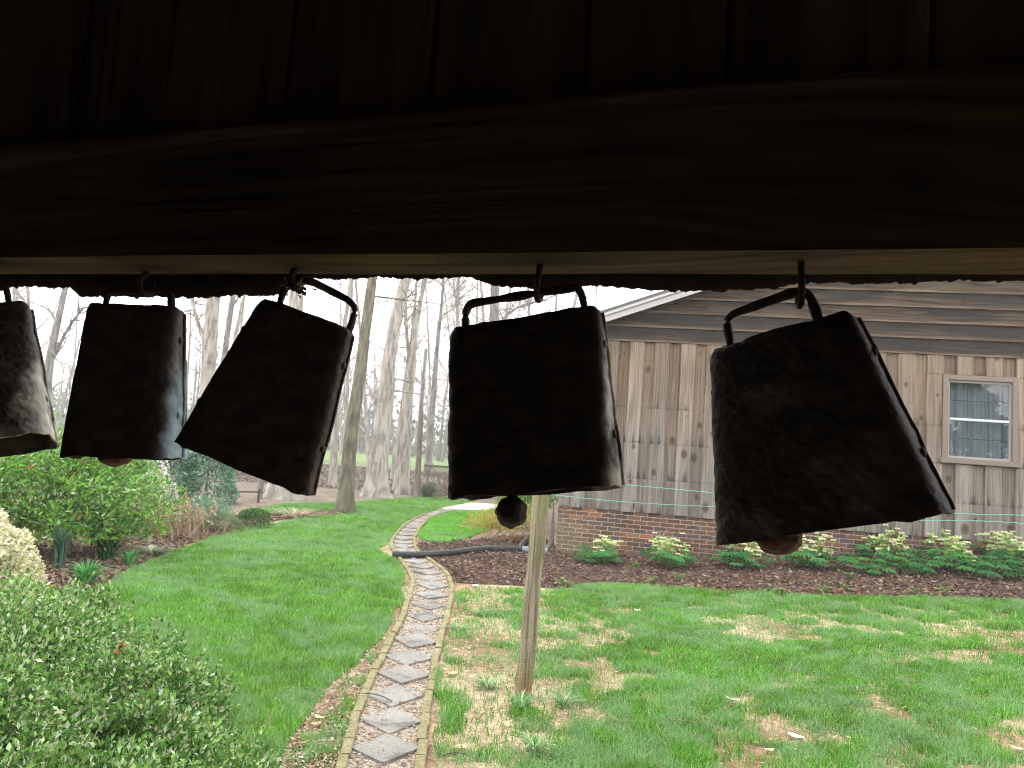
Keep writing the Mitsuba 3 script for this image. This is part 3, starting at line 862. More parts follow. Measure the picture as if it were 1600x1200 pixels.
# ------------------------------------------------------------------ the fence post on the lawn
b0 = G(818, 1086)
d = ray(845, 780)
t1 = b0[1] / d[1] * 1.0
top = EYE + d * t1
lean = (top - b0) / (top[2] - b0[2])
rng = np.random.default_rng(31)
hs = np.linspace(-0.1, 1.42, 60)
ring = np.array([(x, y) for x, y in Polygon([(-.046, -.046), (.046, -.046), (.046, .046), (-.046, .046)]).buffer(-0.01).buffer(0.01, quad_segs=2).segmentize(0.012).exterior.coords[:-1]])
a = math.radians(27)
ring = ring @ np.array([[math.cos(a), math.sin(a)], [-math.sin(a), math.cos(a)]])
nr = len(ring)
v = np.concatenate([np.c_[ring * (1 + 0.05 * (h > 0.9) * min(1, (h - 0.9) * 3)), np.full(nr, 0.0)] + lean * h for h in hs])
v += (meshkit.fbm(v * [30, 30, 3], 3, 5)[:, None] - 0.5) * np.c_[v[:, :2] - (lean * v[:, 2:3])[:, :2], np.zeros(len(v))] * 0.35
f = [[i * nr + j, i * nr + (j + 1) % nr, (i + 1) * nr + (j + 1) % nr, (i + 1) * nr + j] for i in range(len(hs) - 1) for j in range(nr)]
cap = [[(len(hs) - 1) * nr, (len(hs) - 1) * nr + j, (len(hs) - 1) * nr + j + 1] for j in range(1, nr - 1)]
f = np.vstack([np.vstack([[q[:3], [q[0], q[2], q[3]]] for q in f]), cap])
put("fence_post", (v + b0, f), "post_mat", 40)
tag("fence_post", "weathered square wooden post standing in the lawn by the path", "post")

# ------------------------------------------------------------------ the shed the camera stands in
SM_np = np.array([[math.cos(PHI), math.sin(PHI), 0, SO[0]], [-math.sin(PHI), math.cos(PHI), 0, SO[1]], [0, 0, 1, SO[2]], [0, 0, 0, 1]])
SM = T4(SM_np.tolist())
S = "garden_shed__"
tag("garden_shed", "dark wooden shed seen from inside, its beam across the top", "shed")


def sput(name, mesh, bsdf, smooth=False, **k):
    return put(numbered(S + name), mesh, bsdf, smooth, to_world=SM, **k)


def on_shed(x, y, depth):
    """Where the sight line through a pixel meets the upright plane at this depth behind the beam face: (along, up)."""
    d = ray(x, y)
    o = np.array([math.sin(PHI), math.cos(PHI), 0])
    p = EYE + d * ((o @ (SO - EYE) + depth) / (o @ d))
    return (p - SO) @ np.array([math.cos(PHI), -math.sin(PHI), 0]), p[2] - SO[2]


rng = np.random.default_rng(41)
# the beam: a live-edged timber
xs = np.linspace(-1.7, 1.5, 420)
sec = []
for y, z in ((0, .2), (0, .225), (0, .25), (0, .275), (0, .30), (0, .325), (0.002, .343), (0.008, .352), (0.03, .355), (0.06, .356), (0.085, .356), (0.085, .30), (0.085, .25), (0.085, .2), (0.06, .1995), (0.04, .199), (0.02, .199), (0.006, .1995)):
    sec.append((y, z))
sec = np.array(sec)
ns = len(sec)
v = np.zeros((len(xs), ns, 3))
v[..., 0] = xs[:, None]
v[..., 1:] = sec[None]
topline = np.interp(xs, *zip(*sorted([on_shed(x, y, 0.0) for x, y in ((0, 225), (200, 205), (400, 188), (600, 168), (800, 152), (1000, 135), (1200, 118), (1400, 102), (1600, 88))])))
k = np.clip((v[..., 2] - 0.2) / 0.15, 0, 1)
v[..., 2] += (topline[:, None] - 0.352) * k
nzv = meshkit.fbm(v.reshape(-1, 3) * [6, 60, 60], 4, 3).reshape(len(xs), ns) - 0.5
v[..., 2] += nzv * 0.012 * np.clip(k * 2 - 0.9, 0.1, 1)
v[..., 1] += (meshkit.fbm(v.reshape(-1, 3) * [5, 40, 40], 4, 9).reshape(len(xs), ns) - 0.5) * 0.007
f = [[i * ns + j, i * ns + (j + 1) % ns, (i + 1) * ns + (j + 1) % ns, (i + 1) * ns + j] for i in range(len(xs) - 1) for j in range(ns)]
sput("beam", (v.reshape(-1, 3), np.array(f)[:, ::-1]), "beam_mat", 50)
labels.setdefault(S + "beam", {})["label"] = "live-edged beam the bells hang from"

# the ragged bark-edged slab nailed outside the beam
low = [on_shed(x, y, 0.112) for x, y in ((-150, 446), (0, 448), (20, 450), (117, 450), (121, 452), (131, 464.5), (200, 466), (300, 466.5), (420, 463), (452, 462), (460, 451), (475, 448), (492, 437), (560, 438.5), (600, 436.5), (680, 438), (745, 436.5), (757, 443), (772, 449), (800, 453), (830, 452), (880, 451), (960, 450), (1020, 454), (1060, 457.5), (1120, 457), (1215, 453), (1232, 445.5), (1260, 442.5), (1300, 445), (1400, 446), (1500, 442), (1600, 441.5), (1800, 440))]
lx, lz = np.array(low).T
xs = np.linspace(-1.6, 1.4, 1800)
bot = np.interp(xs, lx, lz)
fine = meshkit.fbm(np.c_[xs * 90, xs * 0, xs * 0 + 2], 3, 8) - 0.5
bot += (meshkit.fbm(np.c_[xs * 230, xs * 0, xs * 0 + 2], 3, 8) - 0.5) * 0.0045 + (meshkit.fbm(np.c_[xs * 35, xs * 0, xs * 0 + 5], 2, 8) - 0.5) * 0.003
bot -= np.maximum(0, meshkit.noise(np.c_[xs * 120, xs * 0, xs * 0 + 7], 4) - 0.8) * 0.014
prof = [(0.097, 0.40, 0), (0.096, 0.30, 0), (0.096, 0.02, 1), (0.098, 0.008, 1), (0.102, 0.0, 1), (0.105, 0.0, 1), (0.109, 0.008, 1), (0.112, 0.03, 1), (0.112, 0.30, 0), (0.112, 0.40, 0)]
v = np.array([[x, y + 0.004 * (meshkit.noise(np.array([x * 40, z * 30, y * 9]), 3) - 0.5), (b + z) if on else z] for x, b in zip(xs, bot) for y, z, on in prof])
npf = len(prof)
f = np.array([[i * npf + j, i * npf + (j + 1) % npf, (i + 1) * npf + (j + 1) % npf, (i + 1) * npf + j] for i in range(len(xs) - 1) for j in range(npf)])
sput("outer_slab", (v, f), "bark_edge_mat", 45)
labels.setdefault(S + "outer_slab", {})["label"] = "ragged bark-edged slab outside the beam"

# upright planks above the beam, walls, roof and floor
x = -2.3
while x < 2.1:
    w = rng.uniform(0.13, 0.19)
    y = 0.030 + rng.uniform(-0.006, 0.006)
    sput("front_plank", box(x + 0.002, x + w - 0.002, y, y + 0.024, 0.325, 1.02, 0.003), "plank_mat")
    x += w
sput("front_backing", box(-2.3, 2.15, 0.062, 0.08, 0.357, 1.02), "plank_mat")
FL = -1.7
for nm, b in (("side_wall", (-2.32, -2.28, -3.4, 0.14, FL, 1.1)), ("side_wall", (2.12, 2.16, -3.4, -0.9, FL, 1.1)), ("side_wall", (2.12, 2.16, -0.9, 0.14, 0.2, 1.1)), ("back_wall", (-2.28, 2.12, -3.4, -3.36, FL, 1.1)),  # opening in the unseen right wall, added to light the bell sides
              ("front_wall", (-2.28, -1.9, 0.0, 0.09, FL, 0.198)), ("corner_post", (2.0, 2.12, 0.0, 0.09, FL, 0.198)), ("floor", (-2.28, 2.12, -3.36, 0.06, FL + 0.005, FL + 0.03))):
    sput(nm, box(*b), "dirt_mat" if nm == "floor" else "wall_mat")
v = np.array([[x, y, z + o] for x in (-2.5, 2.35) for y, z in ((-3.6, 0.75), (0.16, 1.03)) for o in (0, 0.05)])
sput("roof", (v, np.array([[0, 1, 3, 2], [4, 6, 7, 5], [0, 4, 5, 1], [2, 3, 7, 6], [0, 2, 6, 4], [1, 5, 7, 3]])), "plank_mat")

# ------------------------------------------------------------------ the cowbells
from scipy.spatial.transform import Rotation as Ro


def bell_mesh(wt, wb, h, tt, tb, seed, thick=0.0022):
    nu, nv = 72, 40
    th = np.arange(nu) / nu * 2 * np.pi
    e = 0.36
    cx, cy = np.sign(np.cos(th)) * np.abs(np.cos(th)) ** e, np.sign(np.sin(th)) * np.abs(np.sin(th)) ** e
    outer, inner = [], []
    for q in np.linspace(0, 1, nv):
        w, t = wt + (wb - wt) * q, tt + (tb - tt) * q ** 0.9
        rd = 1 - 0.055 * max(0, 1 - q / 0.045) ** 2      # rounded shoulder
        outer.append(np.c_[cx * w / 2 * rd, cy * t / 2 * (rd - 0.1 * max(0, 1 - q / 0.05)), np.full(nu, -h * q)])
        inner.append(np.c_[cx * (w / 2 - thick) * rd, cy * (t / 2 - thick) * rd, np.full(nu, -h * q - thick * (1 - q))])
    v = np.array(outer + inner[::-1]).reshape(-1, 3)
    d = meshkit.fbm(v * 26, 3, seed) - 0.5
    d2 = meshkit.fbm(v * 120, 2, seed + 3) - 0.5
    nrm = unit(v * [1, 2.5, 0])
    v = v + nrm * (d[:, None] * 0.0042 + d2[:, None] * 0.0018)
    rim = np.clip((-v[:, 2] / h - 0.93) / 0.07, 0, 1)
    v[:, 2] += rim * (meshkit.fbm(np.c_[v[:, :2] * 70, np.zeros(len(v))], 3, seed + 9) - 0.5) * 0.007
    v[:, 2] += np.clip(1 + v[:, 2] / 0.01, 0, 1) * d2 * 0.004
    n2 = 2 * nv
    f = [[i * nu + j, i * nu + (j + 1) % nu, (i + 1) * nu + (j + 1) % nu, (i + 1) * nu + j] for i in range(n2 - 1) for j in range(nu)]
    F = np.array(f)
    F = np.vstack([F[:, [0, 2, 1]], F[:, [0, 3, 2]]])
    k = len(v)
    v = np.vstack([v, [[0, 0, 0.001]], [[0, 0, -thick]]])
    top = [[j, (j + 1) % nu, k] for j in range(nu)]
    bt = [[(n2 - 1) * nu + (j + 1) % nu, (n2 - 1) * nu + j, k + 1] for j in range(nu)]
    return v, np.vstack([F, top, bt])


def ball(r, seed, squash=1.0):
    m = trimesh.creation.icosphere(3, r)
    v = np.array(m.vertices)
    v *= 1 + 0.16 * (meshkit.fbm(v / r * 2.0 + 4, 3, seed)[:, None] - 0.5) * 2
    v[:, 2] *= squash
    return v, np.array(m.faces)


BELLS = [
    ("lichen_lit_side_mat", (-0.732, 0.97, 0.147), (24.7, -14.3, -13.3), (0.125, 0.152, 0.200, 0.037, 0.104), "cowbell with lichened side painted as lit, cut off by the left edge"),
    ("blue_lit_side_mat", (-0.485, 0.90, 0.147), (4.3, -2.3, -3.4), (0.111, 0.130, 0.191, 0.043, 0.088), "second cowbell from the left, bluish paint and sky light coloured on its side"),
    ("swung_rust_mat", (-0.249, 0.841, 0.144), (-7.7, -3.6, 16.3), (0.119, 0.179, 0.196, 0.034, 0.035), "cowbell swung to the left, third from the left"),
    ("lit_side_rust_mat", (0.008, 0.75, 0.14), (-20.4, -2.4, -9.3), (0.167, 0.175, 0.184, 0.034, 0.091), "cowbell in front of the fence post, round clapper showing below"),
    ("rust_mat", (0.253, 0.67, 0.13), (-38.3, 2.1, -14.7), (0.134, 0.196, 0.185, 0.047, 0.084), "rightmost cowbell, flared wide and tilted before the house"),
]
# handle outlines as seen, in pixels: foot, corners, foot (drawn in the plane of each bell); hook: (pixel of the beam end, pixel of the bend)
HANDLES = [[(-60, 470), (-60, 452), (10, 450), (14, 466)], [(165, 474), (166, 459), (180, 453), (255, 453), (268, 459), (269, 474)], [(440, 470), (445, 447), (458, 436), (490, 441), (543, 468), (557, 482), (547, 516)],
           [(728, 512), (725, 486), (736, 474), (835, 459), (900, 449), (908, 452), (914, 474)], [(1139, 528), (1134, 500), (1146, 490), (1240, 457), (1256, 455), (1267, 463), (1277, 492)]]
HOOKS = [((-22, 405), (-20, 456)), ((228, 432), (226, 456)), ((462, 422), (461, 446)), ((844, 406), (841, 464)), ((1250, 405), (1250, 472))]
CLAPS = [None, (180, 713, 0.019, 0.66), (400, 690, 0.016, 1.0), (799, 800, 0.0165, 1.0), (1215, 838, 0.0215, 0.8)]
HOOK_NAMES = ["iron hook at the left edge, above the lichened cowbell", "iron hook above the bluish second cowbell", "lichen-crusted iron hook above the swung cowbell", "long iron hook above the cowbell by the post", "long iron hook above the rightmost cowbell"]
for i, (mat, loc, (yaw, pit, rol), dims, lab) in enumerate(BELLS):
    key = "cowbell" if i == 0 else f"cowbell_{i:03d}"
    R = (Ro.from_euler("z", yaw, degrees=True) * Ro.from_euler("y", rol, degrees=True) * Ro.from_euler("x", pit, degrees=True)).as_matrix()
    o = np.array(loc) + EYE
    if i == 0:
        o = o + R @ np.array([-0.011, 0, -0.004])
    v, f = bell_mesh(*dims, seed=20 + i)
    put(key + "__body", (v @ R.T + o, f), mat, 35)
    tag(key, lab, "cowbell", "rusty cowbells hanging from the beam")
    # folded seams with rivets down both sides
    wt, wb, h, tt, tb = dims
    for s in (-1, 1):
        q = np.linspace(0.03, 0.99, 24)
        c = np.c_[s * ((wt + (wb - wt) * q) / 2 + 0.0005), 0.10 * (tt + (tb - tt) * q), -h * q]
        c[:, 0] += (meshkit.fbm(c * 26, 3, 20 + i) - 0.5) * 0.0042 * s
        mb = MB().add(*tube(c @ R.T + o, 0.0022, 6))
        for qq in (0.22, 0.72):
            p = np.array([s * ((wt + (wb - wt) * qq) / 2 + 0.001), -0.12 * (tt + (tb - tt) * qq), -h * qq])
            bv, bf = ball(0.0042, 3)
            mb.add((bv * [0.6, 1, 1] + p) @ R.T + o, bf)
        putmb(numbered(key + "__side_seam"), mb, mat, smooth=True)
    # handle: in the bell's middle plane
    nrm = R @ np.array([0, 1.0, 0])

    def inplane(x, y):
        d = ray(x, y)
        return EYE + d * ((nrm @ (o - EYE)) / (nrm @ d))

    hp = np.array([inplane(*p) for p in HANDLES[i]])
    hp[0] -= R @ np.array([0, 0, 0.012])
    hp[-1] -= R @ np.array([0, 0, 0.012])
    dense = LineString(hp)
    q = np.array([dense.interpolate(t, normalized=True).coords[0] for t in np.linspace(0, 1, 60)])
    for _ in range(3):
        q[1:-1] = 0.25 * q[:-2] + 0.5 * q[1:-1] + 0.25 * q[2:]
    rad = 0.0043 + 0.0016 * (meshkit.fbm(q * 60, 2, i) - 0.5) * 2
    put(key + "__handle", tube(q, rad, 10), "rust_mat", True)
    # clapper
    if CLAPS[i]:
        x, y, r, sq = CLAPS[i]
        c = inplane(x, y)
        bv, bf = ball(r, 40 + i, sq)
        put(key + "__clapper", (bv + c, bf), "rust_mat" if i == 3 else "clapper_mat", True)
        put(key + "__clapper_rod", tube([c, o - R @ np.array([0, 0, 0.02])], 0.003, 6), "rust_mat", True)
    # hook: from the beam's underside, bent up under the handle
    (x0, y0), (x1, y1) = HOOKS[i]
    p1 = inplane(x1, y1)
    d = ray(x0, y0)
    topz = 1.7 + 0.205
    p0 = EYE + d * ((topz - EYE[2]) / d[2])
    p0 = np.array([p1[0] + (p0[0] - p1[0]) * 0.35, p1[1] + (p0[1] - p1[1]) * 0.35, topz])
    fw = np.array([0.25, 0.97, 0]) * 0.010
    cur = [p0, p0 * 0.4 + (p1 - fw) * 0.6 + [0, 0, 0.006], p1 - fw * 0.9 + [0, 0, 0.008], p1 - fw * 0.5 - [0, 0, 0.002], p1 + fw * 0.3 - [0, 0, 0.003], p1 + fw * 1.1 + [0, 0, 0.003], p1 + fw * 1.2 + [0, 0, 0.014]]
    hk = "hook" if i == 0 else f"hook_{i:03d}"
    put(hk, tube(smooth_path(cur, 0.004), 0.0034 if i in (3, 4) else 0.004, 9), "rust_mat", True)
    tag(hk, HOOK_NAMES[i], "hook", "iron hooks in the underside of the beam")

# dead leaf and lichen clump caught on the third hook
rng = np.random.default_rng(51)
c = at_depth(462, 447, 0.842)
mb = MB()
P = c + rng.normal(0, 1, (60, 3)) * [0.006, 0.004, 0.0035]
mb.add(*leaf_quads(P, randdir(rng, 60), randdir(rng, 60), np.full(60, 0.009), np.full(60, 0.006)), rep(pick(rng, [(0.2, 0.18, 0.13), (0.08, 0.07, 0.05), (0.3, 0.28, 0.22)], 60), 4))
putmb("lichen_tuft", mb, "matte_mat")
tag("lichen_tuft", "tuft of grey lichen caught on the hook of the swung bell", "lichen")


# ------------------------------------------------------------------ trees
def wander(rng, p, d, L, n, bend, up=0.0):
    pts = [p]
    d = unit(d)
    for _ in range(n):
        d = unit(d + rng.normal(0, bend, 3) + [0, 0, up])
        pts.append(pts[-1] + d * L / n)
    return np.array(pts)


def grow(mb, rng, p, d, L, r, level, sides=(6, 5, 4, 3), minr=0.004, kids=(7, 5, 4)):
    n = 6 if level < 2 else 4
    q = wander(rng, p, d, L, n, 0.16 + 0.05 * level, 0.05)
    rr = np.linspace(r, max(r * 0.3, minr), n + 1)
    mb.add(*tube(q, rr, sides[min(level, 3)], cap=False))
    if level >= len(kids):
        return
    for k in range(kids[level]):
        t = rng.uniform(0.2, 1.0)
        i = min(int(t * n), n - 1)
        b = q[i] + (q[i + 1] - q[i]) * (t * n - i)
        ax = unit(q[i + 1] - q[i])
        s = unit(np.cross(ax, rng.normal(size=3)))
        dd = unit(ax * rng.uniform(0.5, 1.0) + s * rng.uniform(0.5, 1.1))
        grow(mb, rng, b, dd, L * rng.uniform(0.35, 0.62), max(np.interp(t, [0, 1], [r, r * 0.3]) * 0.55, minr), level + 1, sides, minr, kids)


def tree(key, label, trunk_px, depth, height, bark_key, seed, first=0.35, nb=16, group=None, limbs=(), flare=1.5, kids=(6, 5), cat="tree", blen=0.26):
    rng = np.random.default_rng(seed)
    pts = np.array([at_depth(x, y, depth) for x, y, w in trunk_px])
    rad = np.array([w for _, _, w in trunk_px]) * 0.5 / FOCAL * depth
    pts[0, 2] = -0.15
    d = unit(pts[-1] - pts[max(0, len(pts) - 3)])
    top, rtop = pts[-1], rad[-1]
    n = 9
    ext = wander(rng, top, d + [0, 0, 0.25], max(height - top[2], 1.0), n, 0.045, 0.06)[1:]
    P = np.vstack([pts, ext])
    Rr = np.r_[rad, np.linspace(rtop, 0.02, n + 1)[1:]]
    t = np.r_[0, np.cumsum(np.linalg.norm(np.diff(P, axis=0), axis=1))]
    tt = np.unique(np.r_[np.linspace(0, 1.2, 8), np.linspace(0, t[-1], 60)])
    Q = np.c_[[np.interp(tt, t, P[:, k]) for k in range(3)]].T
    for _ in range(2):
        Q[1:-1] = 0.25 * Q[:-2] + 0.5 * Q[1:-1] + 0.25 * Q[2:]
    rr = np.interp(tt, t, Rr) * (1 + (flare - 1) * np.exp(-tt / 0.35))
    sides = 16 if rad[0] > 0.12 else 10
    v, f = tube(Q, rr, sides, cap=False)
    ctr = np.repeat(Q, sides, 0)
    lump = meshkit.fbm(np.c_[v[:, :2] * 5, v[:, 2] * 1.2], 3, seed) - 0.5
    fl = np.exp(-np.maximum(v[:, 2], 0) / 0.3)
    ang = np.arctan2(v[:, 1] - ctr[:, 1], v[:, 0] - ctr[:, 0])
    v = ctr + (v - ctr) * (1 + 0.28 * lump + 0.22 * fl * np.cos(ang * 5 + seed))[:, None]
    put(key + "__trunk", (v, f), bark_key, True)
    mb = MB()
    for px, w in limbs:
        q = np.array([at_depth(x, y, depth + 0.15 * j) for j, (x, y) in enumerate(px)])
        r0 = w * 0.5 / FOCAL * depth
        q = smooth_path(q, 0.25)
        mb.add(*tube(q, np.linspace(r0, r0 * 0.35, len(q)), 6, cap=False))
        for j in range(len(q) * 2):
            b = q[rng.integers(1, len(q))]
            grow(mb, rng, b, rng.normal(size=3) + [0, 0, 0.3], rng.uniform(0.4, 1.1), r0 * 0.35, 2, minr=0.005, kids=(0, 0, 3))
    for b in range(nb):
        q = first + (1 - first) * (b + rng.uniform(0, 1)) / nb
        i = int(np.searchsorted(tt, q * tt[-1]).clip(1, len(tt) - 1))
        a = rng.uniform(0, 2 * np.pi)
        dd = np.array([math.cos(a), math.sin(a), rng.uniform(0.35, 1.1)])
        grow(mb, rng, Q[i], dd, height * blen * rng.uniform(0.6, 1.2) * (1.15 - 0.6 * q), max(rr[i] * 0.38, 0.014), 0, minr=0.0065 if depth < 30 else 0.009, kids=kids)
    putmb(key + "__crown", mb, bark_key, smooth=True)
    tag(key, label, cat, group)


def gd(x, y):
    return G(x, y)[1]


tree("mossy_tree", "mossy straight tree trunk standing alone on the lawn", [(539, 800, 24), (546, 700, 21), (553, 640, 20), (562, 590, 18.5), (569, 530, 17.5), (576, 480, 16), (581, 440, 15)], gd(539, 800), 17, "mossy_bark_mat", 1, 0.5, 12, limbs=[([(586, 463), (610, 466), (640, 470), (680, 474), (705, 480)], 3)])
tree("oak_tree", "stout pale furrowed tree just behind the mossy trunk", [(589, 776, 40), (590, 740, 31), (595, 690, 27), (599, 640, 25), (605, 590, 23), (611, 540, 21), (620, 490, 19), (629, 455, 17), (634, 435, 16)], gd(589, 776), 21, "pale_bark_mat", 2, 0.45, 16,
     limbs=[([(606, 604), (616, 592), (630, 594), (648, 597), (668, 592), (694, 600)], 4.5), ([(607, 612), (620, 611), (645, 614), (668, 619), (695, 621)], 3.5), ([(588, 640), (580, 615), (572, 595), (566, 575)], 6)])
tree("forked_tree", "pale tree with a forked top right of the stout oak", [(629, 772, 20), (633, 720, 17), (636, 670, 15), (639, 620, 14), (643, 575, 13), (648, 530, 9), (655, 480, 7), (664, 440, 6)], gd(629, 772), 18, "pale_bark_mat", 3, 0.5, 12, limbs=[([(642, 590), (638, 550), (634, 500), (634, 450), (630, 400)], 8)])
tree("twin_tree", "slim pale trunk leaning against the forked tree's foot", [(621, 770, 15), (624, 720, 12), (628, 670, 10), (634, 620, 8), (641, 560, 6)], gd(621, 770) + 0.6, 11, "pale_bark_mat", 4, 0.55, 9)
tree("dark_slim_tree", "dark slender tree beside the garden lattice", [(666, 760, 11), (672, 690, 10), (676, 630, 9), (680, 580, 8), (684, 530, 6), (690, 480, 5)], 28.0, 15, "grey_bark_mat", 5, 0.4, 13)
tree("crown_hidden_tree", "grey trunk showing between the fourth bell and the beam", [(757, 768, 24), (762, 680, 21), (767, 600, 18), (771, 520, 16), (774, 440, 14)], 27.0, 19, "grey_bark_mat", 6, 0.42, 16, limbs=[([(776, 520), (790, 495), (815, 478), (850, 470)], 6)])
tree("broad_pale_tree", "broad pale trunk behind the swung bell", [(441, 779, 46), (446, 730, 36), (451, 660, 31), (457, 580, 27), (461, 500, 23), (464, 440, 20)], gd(441, 779), 21, "pale_bark_mat", 7, 0.5, 14)
tree("left_oak_tree", "thick mottled trunk between the second and third bells", [(314, 772, 34), (318, 720, 29), (322, 650, 25), (325, 590, 23), (328, 530, 22), (332, 480, 20), (336, 440, 18)], 25.0, 20, "pale_bark_mat", 8, 0.45, 14, limbs=[([(322, 545), (313, 515), (305, 490), (300, 455), (297, 420)], 8)])
tree("dark_leaning_tree", "dark leaning trunk seen left of the swung bell's top", [(332, 764, 12), (340, 680, 11), (346, 600, 10), (354, 530, 9), (363, 470, 8), (370, 430, 7)], 30.0, 16, "grey_bark_mat", 9, 0.4, 13)
tree("far_left_tree", "forked grey tree in the gap between the first two bells", [(62, 745, 19), (68, 660, 16), (73, 600, 14), (79, 555, 12), (88, 510, 10), (98, 470, 8), (105, 440, 7)], 24.0, 16, "grey_bark_mat", 10, 0.4, 16, limbs=[([(78, 570), (95, 535), (112, 505), (132, 480)], 6.5), ([(86, 500), (70, 480), (50, 473), (30, 465)], 3)])
tree("slim_pale_tree", "slim pale tree left of the mossy trunk", [(520, 768, 13), (522, 700, 11), (525, 640, 10), (530, 580, 9), (537, 520, 7), (545, 460, 6)], gd(520, 768) + 2, 15, "pale_bark_mat", 12, 0.45, 12)

# slender trees of the wood behind
rng = np.random.default_rng(61)
for k in range(26):
    depth = rng.uniform(29, 62)
    x = rng.uniform(-40, 760) if k < 19 else rng.uniform(700, 1000)
    w = rng.uniform(0.10, 0.30) * FOCAL / depth
    ln = rng.normal(8, 20)
    key = "slender_tree" if k == 0 else f"slender_tree_{k:03d}"
    yb = 600 + (1.7 / depth) * FOCAL + 104 + 0.073 * (x - 800)
    tree(key, "slender bare tree in the wood behind the lawn", [(x, yb, w * 1.2), (x + ln * 0.3, yb - 60, w), (x + ln, yb - 200, w * 0.8), (x + ln * 1.7, yb - 300, w * 0.6)], depth, rng.uniform(12, 19), "pale_bark_mat", 100 + k, 0.12, 15, "slender bare trees of the wood", kids=(6, 4), flare=1.2, blen=0.34)

# the far wood: one mass of stems and haze-thin twigs with evergreen undergrowth
rng = np.random.default_rng(62)
mb = MB()
for k in range(330):
    y = rng.uniform(66, 150)
    x = rng.uniform(-0.85, 0.35) * y
    h = rng.uniform(9, 15)
    q = wander(rng, np.array([x, y, -0.1]), np.array([rng.normal(0, 0.05), rng.normal(0, 0.05), 1.0]), h, 6, 0.05)
    c = np.array([0.17, 0.16, 0.155]) * rng.uniform(0.7, 1.2)
    v, f = tube(q, np.linspace(rng.uniform(0.1, 0.24), 0.03, 7), 4, cap=False)
    mb.add(v, f, c)
    for b in range(9):
        i = rng.integers(2, 6)
        q2 = wander(rng, q[i], np.array([rng.normal(), rng.normal(), 0.8]), rng.uniform(1.5, 4), 3, 0.2)
        v, f = tube(q2, np.linspace(0.045, 0.012, 4), 3, cap=False)
        mb.add(v, f, c)
n = 26000
y = rng.uniform(90, 160, n)
x = rng.uniform(-0.9, 0.4, n) * y
z = rng.uniform(0, 1, n) ** 1.6 * (3.5 + 6 * meshkit.fbm(np.c_[x * 0.06, y * 0.06, x * 0], 3, 5))
mb.add(*leaf_quads(np.c_[x, y, z], randdir(rng, n), randdir(rng, n), rng.uniform(0.4, 1.1, n), rng.uniform(0.3, 0.7, n)), rep(pick(rng, [(0.07, 0.10, 0.085), (0.11, 0.13, 0.11), (0.16, 0.15, 0.13)], n), 4))
putmb("far_wood", mb, "matte_mat", kind="stuff")
tag("far_wood", "hazy far wood of bare stems and evergreen undergrowth", "wood", kind="stuff")


# ------------------------------------------------------------------ shrubs and plants
def lumps_points(rng, lumps, n, shell=0.35):
    """Points spread through the outer shell of several ellipsoids, above the ground, with gaps."""
    c = np.array([l[:3] for l in lumps])
    r = np.array([l[3:6] for l in lumps])
    vol = r.prod(1) ** (2 / 3)
    i = rng.choice(len(lumps), n * 2, p=vol / vol.sum())
    d = randdir(rng, n * 2)
    d[:, 2] = np.abs(d[:, 2]) * 1.0 - 0.25 * (rng.random(n * 2) < 0.3)
    rad = 1 - shell * rng.random(n * 2) ** 1.5
    P = c[i] + d * r[i] * rad[:, None]
    g = 0.4 * meshkit.fbm(P * 6.0, 3, 7) + 0.6 * meshkit.fbm(P * 2.6, 2, 17)
    keep = (P[:, 2] > 0.02) & (g > 0.37 + 0.11 * rng.random(len(P)))
    P, d = P[keep][:n], d[keep][:n]
    return P, d


